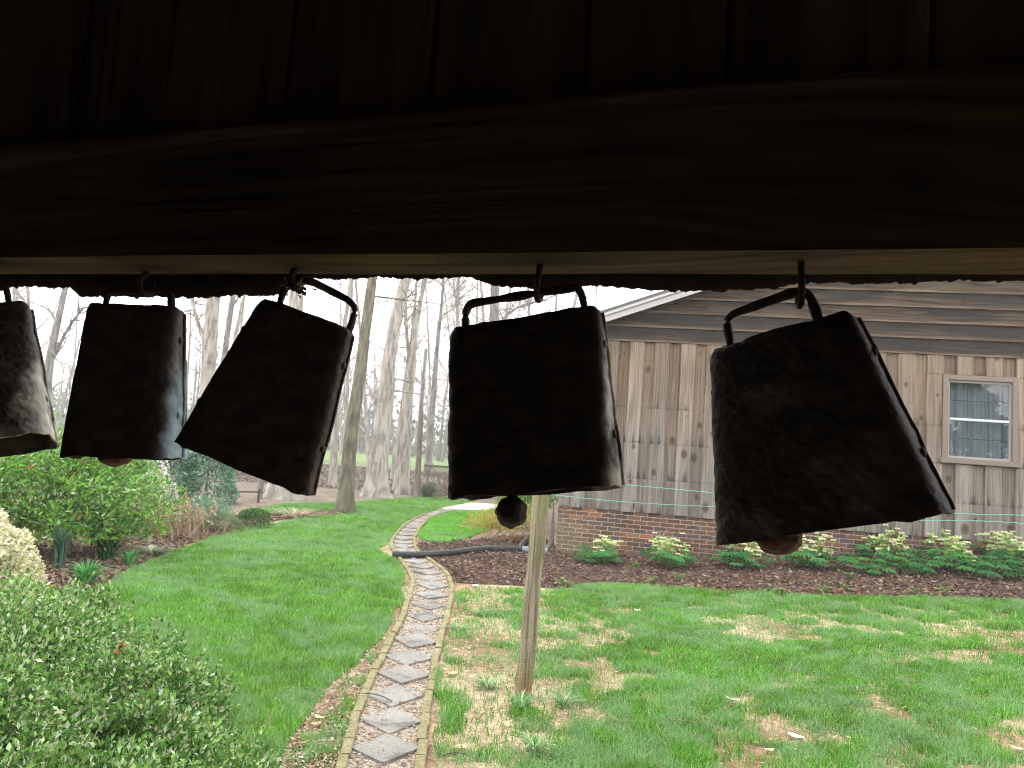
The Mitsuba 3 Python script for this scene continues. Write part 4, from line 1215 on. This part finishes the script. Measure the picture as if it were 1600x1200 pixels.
def shrub(key, label, lumps, n, L, W, palette, weights, seed, cat="shrub", mat="leaf_mat", shell=0.35, stems=14, stem_col=(0.14, 0.10, 0.07), up=0.5, group=None, bloom=None, fold=0.2, sprigs=0, sprig=0.12, bumps=0):
    rng = np.random.default_rng(seed)
    lumps = list(lumps)
    if bumps:
        B, e = lumps_points(rng, lumps, bumps, 0.1)
        sz = np.mean([l[3] for l in lumps])
        lumps += [(*b, *(sz * rng.uniform(0.16, 0.42, 3))) for b in B - e * sz * 0.08]
    P, d = lumps_points(rng, lumps, n, shell)
    n = len(P)
    A = unit(d * 0.8 + rng.normal(0, 0.6, (n, 3)) + [0, 0, up])
    Nn = unit(d + rng.normal(0, 0.5, (n, 3)) + [0, 0, 0.6])
    mb = MB().add(*leaf_quads(P, A, Nn, L * rng.uniform(0.6, 1.3, n), W * rng.uniform(0.6, 1.3, n), fold), rep(pick(rng, palette, n, weights), 4))
    tips = []
    if sprigs:
        Q, e = lumps_points(rng, lumps, sprigs, 0.06)
        e = unit(e + rng.normal(0, 0.35, e.shape) + [0, 0, 0.35])
        ln = sprig * rng.uniform(0.3, 1.5, len(Q))
        m = 9
        t = np.tile(np.linspace(0.1, 1, m), len(Q))
        P2 = rep(Q, m) + rep(e * ln[:, None], m) * t[:, None] + rng.normal(0, 0.003, (len(Q) * m, 3))
        A2 = unit(rep(e, m) + rng.normal(0, 0.7, P2.shape))
        c2 = rep(pick(rng, palette, len(P2), weights), 4)
        mb.add(*leaf_quads(P2, A2, unit(rng.normal(0, 0.6, P2.shape) + [0, 0, 1]), L * rng.uniform(0.5, 1.0, len(P2)), W * rng.uniform(0.5, 1.0, len(P2)), fold), c2)
        tips = list(zip(Q, Q + e * ln[:, None]))
    putmb(key + "__foliage", mb, mat, kind="stuff")
    mb = MB()
    for q0, q1 in tips:
        mb.add(*tube([q0 - (q1 - q0) * 0.5, q1], [0.0025, 0.0012], 3, cap=False), c=np.array(stem_col) * 1.4)
    for k in range(stems):
        l = lumps[rng.integers(len(lumps))]
        b = np.array([l[0] + rng.normal(0, 0.15) * l[3], l[1] + rng.normal(0, 0.15) * l[4], -0.02])
        t = np.array(l[:3]) + randdir(rng, 1)[0] * np.array(l[3:6]) * [0.8, 0.8, 0.8]
        t[2] = max(abs(t[2]), 0.1)
        q = np.array([b, b * 0.6 + t * 0.4 + rng.normal(0, 0.05, 3), t])
        mb.add(*tube(q, [0.012, 0.008, 0.004], 5, cap=False), c=stem_col)
    putmb(key + "__stems", mb, "matte_mat", kind="stuff")
    if bloom:
        nb, size, pal = bloom
        P, d = lumps_points(rng, lumps, nb, 0.12)
        nb = len(P)
        m2 = MB()
        for s in range(3):
            m2.add(*leaf_quads(P + d * 0.01 + rng.normal(0, size * 0.3, (nb, 3)), unit(rng.normal(size=(nb, 3)) + d), unit(d + rng.normal(0, 0.4, (nb, 3))), size * rng.uniform(0.6, 1.3, nb), size * rng.uniform(0.5, 1.0, nb)), rep(pick(rng, pal, nb), 4))
        putmb(key + "__blossoms", m2, "soft_leaf_mat", kind="stuff")
    tag(key, label, cat, group)


# near low hedge at lower left
shrub("box_shrub", "low small-leaved green and white shrub filling the lower left corner",
      [(-2.75, 4.15, 0.05, 0.75, 0.75, 0.62), (-2.05, 4.05, 0.02, 0.62, 0.6, 0.42), (-2.45, 3.35, 0.02, 0.8, 0.6, 0.46), (-1.75, 3.45, 0.0, 0.55, 0.55, 0.33), (-3.35, 4.7, 0.05, 0.7, 0.7, 0.62), (-3.2, 3.6, 0.05, 0.7, 0.7, 0.62), (-2.0, 2.9, 0.0, 0.7, 0.5, 0.36), (-1.5, 3.55, 0.0, 0.42, 0.42, 0.27), (-1.4, 3.15, 0.0, 0.44, 0.5, 0.26), (-1.95, 4.35, 0.0, 0.35, 0.4, 0.3), (-2.6, 4.75, 0.0, 0.5, 0.4, 0.46), (-2.9, 4.95, 0.0, 0.6, 0.5, 0.5)],
      56000, 0.035, 0.020, [(0.12, 0.26, 0.055), (0.19, 0.35, 0.085), (0.06, 0.15, 0.04), (0.34, 0.46, 0.21), (0.52, 0.60, 0.40)], [4, 4, 3, 3, 2], 71, stems=40, shell=0.4, sprigs=900, sprig=0.09, bumps=46)
shrub("cream_shrub", "rounded cream-flowering shrub at the left edge", [(-4.5, 6.1, 0.2, 0.62, 0.55, 0.60), (-5.0, 6.35, 0.25, 0.75, 0.6, 0.74), (-4.15, 5.85, 0.02, 0.45, 0.42, 0.42), (-3.85, 5.6, 0.0, 0.35, 0.38, 0.22)], 6500, 0.04, 0.02, [(0.14, 0.2, 0.08), (0.3, 0.33, 0.16)], [1, 1], 72, bloom=(13000, 0.032, [(0.72, 0.68, 0.47), (0.62, 0.6, 0.36), (0.78, 0.75, 0.6)]), sprigs=160, sprig=0.12, bumps=16)
shrub("leafy_shrub", "large loose leafy green shrub behind the cream one", [(-5.9, 8.9, 0.85, 0.95, 0.9, 0.68), (-5.2, 9.0, 0.85, 0.85, 0.8, 0.62), (-6.9, 9.0, 0.9, 1.0, 0.9, 0.72), (-5.5, 8.6, 0.45, 0.9, 0.7, 0.5), (-4.75, 9.3, 0.6, 0.6, 0.6, 0.5), (-6.2, 8.3, 0.5, 0.7, 0.6, 0.5), (-5.6, 8.6, 0.3, 0.85, 0.5, 0.36), (-6.5, 8.5, 0.3, 0.8, 0.5, 0.36), (-5.25, 9.0, 0.28, 0.75, 0.5, 0.34), (-4.85, 9.4, 0.3, 0.5, 0.4, 0.34)],
      23000, 0.09, 0.03, [(0.15, 0.33, 0.05), (0.22, 0.42, 0.08), (0.09, 0.22, 0.05), (0.36, 0.48, 0.27), (0.32, 0.17, 0.06)], [4, 4, 2.5, 2, 0.15], 73, stems=10, up=0.1, shell=0.7, fold=0.15, sprigs=260, sprig=0.28, bumps=22)
shrub("white_flower_shrub", "small white-blossoming shrub behind the leafy one", [(-6.3, 12.4, 0.85, 0.42, 0.4, 0.75), (-6.0, 12.3, 0.5, 0.4, 0.3, 0.4)], 900, 0.05, 0.025, [(0.16, 0.2, 0.09), (0.2, 0.14, 0.1)], [1, 1], 74, bloom=(420, 0.055, [(0.72, 0.66, 0.66), (0.78, 0.75, 0.73)]), shell=0.8)


def conifer(key, label, base, h, r, seed, palette, n=4200, sc=1.0, cat="conifer"):
    rng = np.random.default_rng(seed)
    mb = MB()
    t = rng.random(n) ** 0.8
    a = rng.uniform(0, 2 * np.pi, n)
    rr = r * (1 - t) ** 0.75 * (0.35 + 0.65 * rng.random(n) ** 0.5) * (0.75 + 0.5 * meshkit.noise(np.c_[np.cos(a) * 2, np.sin(a) * 2, t * 6], seed))
    P = np.c_[base[0] + rr * np.cos(a), base[1] + rr * np.sin(a), 0.08 + t * h * 0.95 - rr * 0.15]
    A = unit(np.c_[np.cos(a), np.sin(a), rng.uniform(-0.35, 0.3, n)] + rng.normal(0, 0.3, (n, 3)))
    mb.add(*leaf_quads(P, A, unit(rng.normal(0, 0.5, (n, 3)) + [0, 0, 1]), sc * rng.uniform(0.08, 0.2, n), sc * rng.uniform(0.025, 0.05, n)), rep(pick(rng, palette, n), 4))
    putmb(key + "__foliage", mb, "leaf_mat", kind="stuff")
    put(key + "__trunk", tube([[base[0], base[1], -0.05], [base[0], base[1], h * 0.9]], [0.04 * sc, 0.01], 7), "grey_bark_mat", True)
    tag(key, label, cat)


EVG = [(0.15, 0.31, 0.19), (0.11, 0.24, 0.15), (0.24, 0.40, 0.27)]
conifer("conifer", "blue-green feathery conifer, left of the pair in the shrub bed", G(258, 784), 1.6, 0.75, 75, EVG)
conifer("conifer_001", "blue-green feathery conifer, right of the pair in the shrub bed", G(320, 786), 1.6, 0.75, 76, EVG)

conifer("evergreen_tree", "dark evergreen tree behind the viewer, mirrored in the window", np.array([9.6, -5.5, 0.0]), 9.0, 3.2, 74, [(0.05, 0.09, 0.05), (0.035, 0.065, 0.04)], 7000, 4.0, "tree")

# brown dry shrub of bare stems
rng = np.random.default_rng(77)
b = G(272, 838)
mb, m2 = MB(), MB()
for k in range(120):
    p = b + np.r_[rng.normal(0, 0.28, 2), -0.01 - 0 * b[2]]
    q = wander(rng, p, np.array([rng.normal(0, 0.42), rng.normal(0, 0.42), 1]), rng.uniform(0.3, 0.75), 4, 0.18)
    v, f = tube(q, np.linspace(0.006, 0.003, 5), 4, cap=False)
    mb.add(v, f, np.array([0.36, 0.25, 0.16]) * rng.uniform(0.6, 1.2))
    P = q[-1] + rng.normal(0, 0.03, (5, 3))
    m2.add(*leaf_quads(P, randdir(rng, 5), randdir(rng, 5), np.full(5, 0.05), np.full(5, 0.03)), rep(pick(rng, [(0.42, 0.30, 0.2), (0.3, 0.2, 0.13), (0.48, 0.38, 0.26)], 5), 4))
putmb("dry_shrub__stems", mb, "matte_mat", kind="stuff")
putmb("dry_shrub__dead_heads", m2, "matte_mat", kind="stuff")
tag("dry_shrub", "dry brown shrub of dead stems in the left bed", "shrub")

GRN = [(0.06, 0.14, 0.04), (0.10, 0.2, 0.06), (0.04, 0.10, 0.035)]
b = G(396, 826)
shrub("low_shrub", "small dark green shrub at the lawn's far left edge", [(b[0], b[1], 0.08, 0.36, 0.3, 0.26)], 1500, 0.05, 0.018, GRN, [1, 1, 1], 78, stems=6)
b = G(345, 832)
shrub("low_shrub_001", "pale green low shrub left of the small dark one", [(b[0], b[1], 0.08, 0.36, 0.3, 0.22)], 1100, 0.05, 0.016, [(0.16, 0.21, 0.10), (0.22, 0.25, 0.14)], [1, 1], 79, stems=6)
b = G(318, 828)
shrub("low_shrub_002", "green spreading shrub beside the dry brown one", [(b[0], b[1], 0.15, 0.5, 0.4, 0.4)], 1800, 0.07, 0.016, EVG, [1, 1, 1], 80, stems=8)


def strap_clump(key, label, base, n, h, spread, palette, seed, width=0.02, cat="plant", bloom=None, group=None):
    """Arching strap leaves from one crown, with blooms on stalks where there are any."""
    rng = np.random.default_rng(seed)
    mb = MB()
    for k in range(n):
        a = rng.uniform(0, 2 * np.pi)
        d = np.array([math.cos(a), math.sin(a), 0])
        L = h * rng.uniform(0.6, 1.15)
        o = rng.uniform(0.15, 1.0) * spread
        p0 = np.r_[base[:2] + d[:2] * rng.uniform(0, 0.35) * spread, base[2]]
        t = np.linspace(0, 1, 5)[:, None]
        q = p0 + d * o * t ** 1.6 + np.array([0, 0, 1]) * (L * (t * 1.25 - 0.45 * t ** 2.6 * (1 + o)))
        s = np.cross(d, [0, 0, 1]) * width * 0.5
        w = np.array([0.8, 1, 0.9, 0.6, 0.08])[:, None]
        v = np.vstack([q - s * w, q + s * w])
        mb.add(v, [[i, 5 + i, 6 + i, i + 1] for i in range(4)], jitter(rng, palette[rng.integers(len(palette))], 1)[0])
    putmb(key + "__leaves", mb, "leaf_mat", kind="stuff")
    if bloom:
        mb = MB()
        for k in range(bloom):
            p = np.r_[base[:2] + rng.normal(0, spread * 0.5, 2), base[2] + h * rng.uniform(0.85, 1.15)]
            P = np.repeat([p], 6, 0)
            ang = np.arange(6) * np.pi / 3
            A = np.c_[np.cos(ang), np.full(6, -0.5), np.sin(ang)]
            mb.add(*leaf_quads(P, A, np.tile([0, -1.0, 0.3], (6, 1)), np.full(6, 0.045), np.full(6, 0.03)), c=(0.78, 0.77, 0.66))
            bv, bf = ball(0.014, 3)
            mb.add(bv + p + [0, -0.012, 0], bf, (0.75, 0.62, 0.2))
        putmb(key + "__blooms", mb, "soft_leaf_mat", kind="stuff")
    tag(key, label, cat, group)


LILY = [(0.08, 0.27, 0.06), (0.14, 0.36, 0.10), (0.10, 0.31, 0.13)]
strap_clump("daffodil_clump", "bright green strap-leaved clump at the left lawn edge", G(132, 913), 90, 0.30, 0.26, LILY, 81)
strap_clump("daffodil_clump_001", "dark green daffodil clump with white flowers below the leafy shrub", G(165, 876), 110, 0.42, 0.26, [(0.03, 0.10, 0.03), (0.05, 0.14, 0.04)], 82, bloom=4)
strap_clump("daffodil_clump_002", "small green clump between the dark daffodils and the lawn", G(202, 884), 50, 0.22, 0.18, LILY, 83, bloom=1)
strap_clump("daffodil_clump_003", "upright bluish leaves beside the cream shrub", G(92, 892), 40, 0.62, 0.16, [(0.06, 0.14, 0.09), (0.09, 0.17, 0.11)], 84, 0.035)
strap_clump("pale_clump", "pale flattened strap-leaved clump in the left bed", G(237, 866), 70, 0.12, 0.42, [(0.28, 0.36, 0.22), (0.2, 0.29, 0.16), (0.38, 0.44, 0.3)], 85, 0.03)
strap_clump("straw_clump", "straw-coloured dead clump near the mossy trunk", G(462, 809), 90, 0.25, 0.75, [(0.42, 0.36, 0.26), (0.3, 0.24, 0.17), (0.5, 0.46, 0.36)], 86, 0.03)
strap_clump("flower_clump", "white-flowering daffodil clump before the lattice", G(668, 776), 160, 0.55, 0.55, [(0.05, 0.15, 0.09), (0.08, 0.2, 0.12)], 87, 0.04, bloom=26)
for i, (x, y, h, l) in enumerate(((880, 1104, 0.13, "grey-green grass tuft right of the post"), (812, 1110, 0.17, "bright green grass tuft at the foot of the post"), (835, 1180, 0.16, "pale spiky grass tuft below the post"), (760, 1075, 0.12, "blue-green grass tuft between the path and the post"), (748, 962, 0.09, "small grass tuft beside the mulch"), (715, 985, 0.08, "grass tuft touching the right path edging"))):
    strap_clump(numbered("grass_tuft"), l, G(x, y), 70, h * 0.8, 0.15, [(0.18, 0.38, 0.14), (0.32, 0.46, 0.27), (0.11, 0.30, 0.08), (0.45, 0.5, 0.32)], 90 + i, 0.008, "grass tuft")

# yellow shrub near the pipe and the green one by the house corner
b = G(778, 848)
shrub("nandina_shrub", "fine yellow and rust coloured shrub behind the black pipe", [(b[0] - 0.1, b[1] + 0.2, 0.22, 0.62, 0.4, 0.36), (b[0] + 0.3, b[1] + 0.3, 0.35, 0.55, 0.4, 0.42)], 4200, 0.075, 0.015, [(0.58, 0.48, 0.10), (0.40, 0.44, 0.10), (0.42, 0.23, 0.08), (0.55, 0.50, 0.24), (0.26, 0.36, 0.09)], [3, 3, 2.2, 1.5, 2], 88, stems=30, stem_col=(0.36, 0.24, 0.14), up=0.9, shell=0.9)
b = G(842, 838)
shrub("corner_shrub", "leafy green shrub at the house corner behind the post", [(b[0] - 0.15, b[1] + 1.0, 0.6, 0.6, 0.5, 0.6), (b[0] - 0.5, b[1] + 1.2, 0.35, 0.5, 0.4, 0.45)], 2600, 0.08, 0.035, [(0.16, 0.34, 0.07), (0.08, 0.2, 0.05), (0.3, 0.46, 0.14)], [2, 2, 1], 89, stems=12, shell=0.7)


# hellebores along the foundation
def hellebore(key, label, base, size, seed, flowers=1.0, group="hellebores along the brick foundation"):
    rng = np.random.default_rng(seed)
    mb, st, bl = MB(), MB(), MB()
    nl = int(26 * size + 6)
    for k in range(nl):
        a = rng.uniform(0, 2 * np.pi)
        rr = rng.uniform(0.08, 0.34) * size
        c = np.r_[base[:2] + np.array([math.cos(a), math.sin(a)]) * rr, base[2] + rng.uniform(0.09, 0.24) * size]
        up = unit(np.array([math.cos(a) * 0.4, math.sin(a) * 0.4, 1.0]))
        out = np.array([math.cos(a), math.sin(a), 0.0])
        side = np.cross(up, out)
        n = 7
        g = np.linspace(-1.5, 1.5, n)
        A = np.cos(g)[:, None] * out + np.sin(g)[:, None] * side + [0, 0, -0.18]
        L = 0.125 * size * (1 - 0.12 * np.abs(g)) * rng.uniform(0.85, 1.15)
        col = jitter(rng, [(0.05, 0.17, 0.06), (0.08, 0.23, 0.08), (0.07, 0.24, 0.05)][rng.integers(3)], n, 0.1)
        mb.add(*leaf_quads(np.repeat([c], n, 0), A, np.repeat([up], n, 0), L, L * 0.34, 0.1, 0.15), rep(col, 4))
        st.add(*tube([base, c], [0.004, 0.003], 4, cap=False), c=(0.10, 0.14, 0.06))
    for k in range(int(17 * flowers)):
        a = rng.uniform(0, 2 * np.pi)
        top = np.r_[base[:2] + np.array([math.cos(a), math.sin(a)]) * rng.uniform(0, 0.26) * size + [0.02, 0.05], base[2] + rng.uniform(0.19, 0.41) * size]
        st.add(*tube([base + [0, 0.03, 0], top], [0.006, 0.004], 5, cap=False), c=(0.18, 0.25, 0.08))
        n = 5
        P = top + rng.normal(0, 0.035, (n, 3)) * size - [0, 0, 0.05]
        mb.add(*leaf_quads(P, unit(rng.normal(size=(n, 3)) + [0, 0, 0.4]), unit(rng.normal(0, 0.5, (n, 3)) + [0, 0, 1]), rng.uniform(0.06, 0.11, n), rng.uniform(0.03, 0.045, n)), rep(pick(rng, [(0.20, 0.42, 0.08), (0.30, 0.50, 0.13)], n), 4))
        for fl in range(rng.integers(2, 5)):
            p = top + rng.normal(0, 0.035, 3) * size
            ang = np.arange(5) * 2 * np.pi / 5
            A = np.c_[np.cos(ang), np.sin(ang) - 0.4, np.full(5, -0.3)]
            bl.add(*leaf_quads(np.repeat([p], 5, 0), A, np.tile([0, -0.6, 0.8], (5, 1)), np.full(5, 0.048), np.full(5, 0.042), 0.2), c=jitter(rng, (0.64, 0.64, 0.40), 1, 0.08)[0])
    putmb(key + "__foliage", mb, "leaf_mat", kind="stuff")
    putmb(key + "__stems", st, "matte_mat", kind="stuff")
    if bl.n:
        putmb(key + "__blossoms", bl, "soft_leaf_mat", kind="stuff")
    tag(key, label, "hellebore", group)


HELL = [(938, 882, 0.95, 1.0, "leftmost hellebore against the brick, half of it bare stems"), (1046, 888, 1.0, 1.0, "hellebore left of the rightmost bell, second from the house corner"), (1158, 888, 1.05, 0.9, "hellebore just below the rightmost bell's left rim"),
        (1268, 890, 1.1, 0.8, "round hellebore under the rightmost bell's middle"), (1352, 897, 0.95, 0.1, "flowerless dark green hellebore leaves right of the round one"), (1386, 884, 1.1, 1.3, "hellebore full of cream flowers against the brick"),
        (1432, 900, 0.9, 0.0, "low dark hellebore leaves in front of the brick, flowerless"), (1482, 892, 1.15, 1.0, "tall hellebore below the window"), (1540, 905, 1.0, 0.1, "low leafy hellebore right of the tall one"), (1574, 892, 1.15, 1.3, "largest yellow-green hellebore at the right edge"), (1625, 905, 1.0, 1.0, "hellebore cut by the right edge of the view")]
for i, (x, y, s, fl, l) in enumerate(HELL):
    hellebore("hellebore" if i == 0 else f"hellebore_{i:03d}", l, G(x, y), s * 1.15, 200 + i, fl * 0.95)
SEED = [(1222, 928, "seedling in the mulch below the round hellebore"), (1325, 905, "lone yellow-green seedling in the open mulch"), (1322, 924, "seedling just in front of the lone yellow-green one"), (1434, 932, "broad seedling at the lawn edge below the window"), (1474, 928, "seedling right of the broad one at the lawn edge"), (1212, 930, "tiny seedling at the lawn edge under the rightmost bell"), (1284, 928, "seedling at the lawn edge right of the rightmost clapper"), (1062, 908, "yellowish seedling in front of the second hellebore"), (1022, 912, "seedling at the mulch edge left of the rightmost bell"), (990, 888, "tiny seedling between the first two hellebores"), (880, 918, "seedling on the mulch right of the post")]
for i, (x, y, l) in enumerate(SEED):
    rng = np.random.default_rng(300 + i)
    b = G(x, y)
    mb = MB()
    n = 16
    a = rng.uniform(0, 2 * np.pi, n)
    P = b + np.c_[rng.normal(0, 0.05, (n, 2)), rng.uniform(0.02, 0.1, n)]
    mb.add(*leaf_quads(P, np.c_[np.cos(a), np.sin(a), rng.uniform(-0.2, 0.5, n)], np.tile([0, 0, 1.0], (n, 1)), rng.uniform(0.05, 0.09, n), rng.uniform(0.025, 0.045, n)), rep(pick(rng, [(0.16, 0.28, 0.08), (0.10, 0.22, 0.07), (0.26, 0.34, 0.12)], n), 4))
    for p in P:
        mb.add(*tube([b + [0, 0, -0.005], p], [0.004, 0.003], 4, cap=False), c=(0.14, 0.2, 0.07))
    putmb("seedling" if i == 0 else f"seedling_{i:03d}", mb, "leaf_mat")
    tag("seedling" if i == 0 else f"seedling_{i:03d}", l, "seedling", "seedlings in the mulch")

# ------------------------------------------------------------------ things by the wood's edge
D = gd(655, 778)
q = [at_depth(649.5, 776, D), at_depth(657, 660, D), at_depth(665.5, 545, D)]
q[0][2] = -0.1
put("snag_pole", tube(smooth_path(q, 0.3), np.linspace(0.075, 0.05, len(smooth_path(q, 0.3))), 9), "grey_bark_mat", 40)
tag("snag_pole", "tall thin grey pole beside the lattice", "pole")
q = [at_depth(655, 774, D - 0.2), at_depth(660, 650, D - 0.2)]
q[0][2] = -0.1
put("rusty_post", tube(q, 0.028, 8), "rusty_steel_mat", 40)
tag("rusty_post", "rusty red steel post at the lattice's left end", "post")
a, b = at_depth(660, 768, D), at_depth(735, 771, D)
a[2] = b[2] = 0.0
ex = unit(b - a)
LW, LH = np.linalg.norm(b - a), 0.92
mb = MB()
for s in (-1, 1):
    for k in np.arange(-LH, LW + LH, 0.11):
        x0, x1 = (k, k + LH) if s > 0 else (k + LH, k)
        p, r = np.array([x0, 0.12]), np.array([x1, 0.12 + LH])
        tt = sorted([np.clip((0 - x0) / (x1 - x0), 0, 1), np.clip((LW - x0) / (x1 - x0), 0, 1)])
        if tt[1] - tt[0] < 0.03:
            continue
        A, B = p + (r - p) * tt[0], p + (r - p) * tt[1]
        mb.add(*tube([a + ex * A[0] + [0, 0.012 * s, A[1]], a + ex * B[0] + [0, 0.012 * s, B[1]]], 0.009, 4))
putmb("garden_lattice__slats", mb, "lattice_mat", kind="stuff")
put("garden_lattice__top_rail", tube([a + ex * -0.02 + [0, 0, 0.12 + LH], b + [0, 0, 0.12 + LH]], 0.035, 6), "lattice_mat")
put("garden_lattice__post", tube([a + ex * LW + [0, 0, -0.1], a + ex * LW + [0, 0, 1.06]], 0.045, 6), "lattice_mat")
tag("garden_lattice", "brown lattice screen at the edge of the wood", "lattice")
Dr = gd(372, 784)
a, b = at_depth(338, 767, Dr), at_depth(410, 769, Dr)
put("rustic_rail__rail", tube([a, b], 0.022, 6), "lattice_mat", True)
for nm, (x, y) in (("post", (341, 767)), ("post_001", (405, 769))):
    p = at_depth(x, y, Dr)
    put("rustic_rail__" + nm, tube([[p[0], p[1], -0.05], p + [0, 0, 0.08]], 0.03, 6), "lattice_mat", True)
tag("rustic_rail", "low rustic rail between the conifers and the broad trunk", "rail")
b = G(405, 779)
put("stump_post", tube([b - [0, 0, 0.1], b + [0, 0, 0.5]], [0.09, 0.07], 9), "grey_bark_mat", 40)
tag("stump_post", "short dark wooden stump post left of the broad trunk", "post")
b = G(268, 850)
q = [b, b + [0.02, 0, 0.22], b + [-0.06, 0, 0.40], b + [-0.02, 0, 0.47], b + [0.12, 0, 0.48]]
put("bent_stem", tube(smooth_path(q, 0.04), 0.012, 6), "lattice_mat", True)
tag("bent_stem", "bare bent stem rising from the left bed", "stem")

# small litter on the lawns
rng = np.random.default_rng(401)


def curl(key, x, y, L, W, col, label, cat, a, z=0.02, arch=0.25):
    """A dry curled leaf or scrap: a small bent sheet with thickness of its own."""
    b = G(x, y)
    u, w = np.meshgrid(np.linspace(-1, 1, 7), np.linspace(-1, 1, 4), indexing="ij")
    X, Y = u * L / 2, w * W / 2 * (1 - 0.75 * np.abs(u) ** 2.2)
    Z = arch * L * (0.5 * w ** 2 * 0.5 + 0.25 * u ** 2) + 0.004 * meshkit.noise(np.stack([u * 2, w * 2, u * 0 + x], -1), 3)
    c, s = math.cos(a), math.sin(a)
    tp = np.stack([X * c - Y * s, X * s + Y * c, Z + z], -1).reshape(-1, 3) + b
    bt = tp - [0, 0, 0.0025]
    f = [[i * 4 + j, (i + 1) * 4 + j, (i + 1) * 4 + j + 1, i * 4 + j + 1] for i in range(6) for j in range(3)]
    mb = MB().add(tp, f, col).add(bt, np.array(f)[:, ::-1], col)
    putmb(key, mb, "matte_mat", smooth=True)
    tag(key, label, cat)


CUR = [(742, 918, 0.10, 0.07, (0.62, 0.66, 0.56), "pale leaf on the worn grass right of the path", 0.9), (996, 957, 0.09, 0.05, (0.7, 0.7, 0.62), "pale scrap of bark on the right lawn, upper middle", -0.7), (1243, 1157, 0.10, 0.055, (0.68, 0.62, 0.46), "cream dry leaf on the right lawn at the bottom", -0.8), (1141, 1098, 0.10, 0.03, (0.6, 0.58, 0.46), "long pale bark scrap left of the bottom cream leaf", -0.8),
       (706, 1057, 0.09, 0.06, (0.5, 0.33, 0.18), "tan curled leaf right of the path edging", 0.3), (516, 1034, 0.07, 0.05, (0.33, 0.13, 0.05), "rust-brown leaf on the left lawn", 0.5), (566, 1022, 0.08, 0.05, (0.5, 0.36, 0.24), "tan leaf at the worn lawn edge", 0.1), (498, 1127, 0.07, 0.035, (0.6, 0.48, 0.28), "yellow-tan leaf at the lawn's lower edge", -0.5), (493, 1137, 0.06, 0.04, (0.5, 0.28, 0.16), "brown leaf just below the yellow-tan one", 0.4), (468, 1171, 0.07, 0.05, (0.3, 0.1, 0.07), "dark red leaf beside the low corner shrub", 0.2),
       (1202, 1178, 0.06, 0.04, (0.62, 0.5, 0.38), "small tan leaf left of the bottom cream leaf", 0.2), (720, 1174, 0.08, 0.06, (0.48, 0.34, 0.24), "tan leaf on the bare soil right of the path", 0.6), (378, 1000, 0.05, 0.02, (0.66, 0.64, 0.4), "tiny pale leaf upright in the left lawn", 1.3), (838, 881, 0.09, 0.04, (0.6, 0.55, 0.5), "pale scrap on the mulch near the pipe", 0.1), (1590, 1176, 0.09, 0.04, (0.58, 0.44, 0.3), "tan leaf at the lower right edge", -0.6)]
for i, (x, y, L, Wd, col, l, a) in enumerate(CUR):
    curl("dry_leaf" if i == 0 else f"dry_leaf_{i:03d}", x, y, L, Wd, col, l, "dry leaf", a)
b = np.array([-1.98, 3.92, 0.50])
mb = MB()
P = b + rng.normal(0, 0.014, (9, 3))
mb.add(*leaf_quads(P, randdir(rng, 9), randdir(rng, 9), np.full(9, 0.034), np.full(9, 0.022)), rep(pick(rng, [(0.22, 0.075, 0.03), (0.15, 0.05, 0.03)], 9), 4))
putmb("red_brown_leaf", mb, "matte_mat")
tag("red_brown_leaf", "crumpled red-brown leaf lying on the low corner shrub", "dry leaf")
STK = [((1030, 1132), (1125, 1148), "long pale stick lying on the right lawn"), ((1130, 1117), (1148, 1110), "short stick beside the long bark scrap"), ((560, 1091), (612, 1104), "thin twig lying over the left path edging"), ((745, 1132), (772, 1112), "thin pale twig on the bare soil by the path"), ((668, 1060), (686, 1048), "twig across the right path edging"), ((690, 1190), (735, 1191), "thin dark twig at the bottom beside the path"), ((905, 1000), (960, 985), "thin straw stalk on the upper right lawn")]
for i, (p, q, l) in enumerate(STK):
    a, b = G(*p), G(*q)
    a[2] += 0.03
    b[2] += 0.03
    m = (a + b) / 2 + [0.01, 0.02, 0.012]
    k = put("stick" if i == 0 else f"stick_{i:03d}", tube(smooth_path([a, m, b], 0.03), 0.0036, 5), "lattice_mat" if i in (2, 5) else "post_mat", True)
    tag(k, l, "stick")

# ------------------------------------------------------------------ thin mist under the overcast
scene["mist"] = {"type": "homogeneous", "albedo": 0.95, "sigma_t": 0.0018}
scene["haze"] = {"type": "cube", "to_world": T4().translate([0, 82, 12.5]).scale([170, 95, 13.6]), "bsdf": {"type": "null"}, "interior": {"type": "ref", "id": "mist"}}
tag("haze", "thin mist that pales the far wood", "haze", kind="stuff")
scene["camera"]["medium"] = {"type": "ref", "id": "mist"}
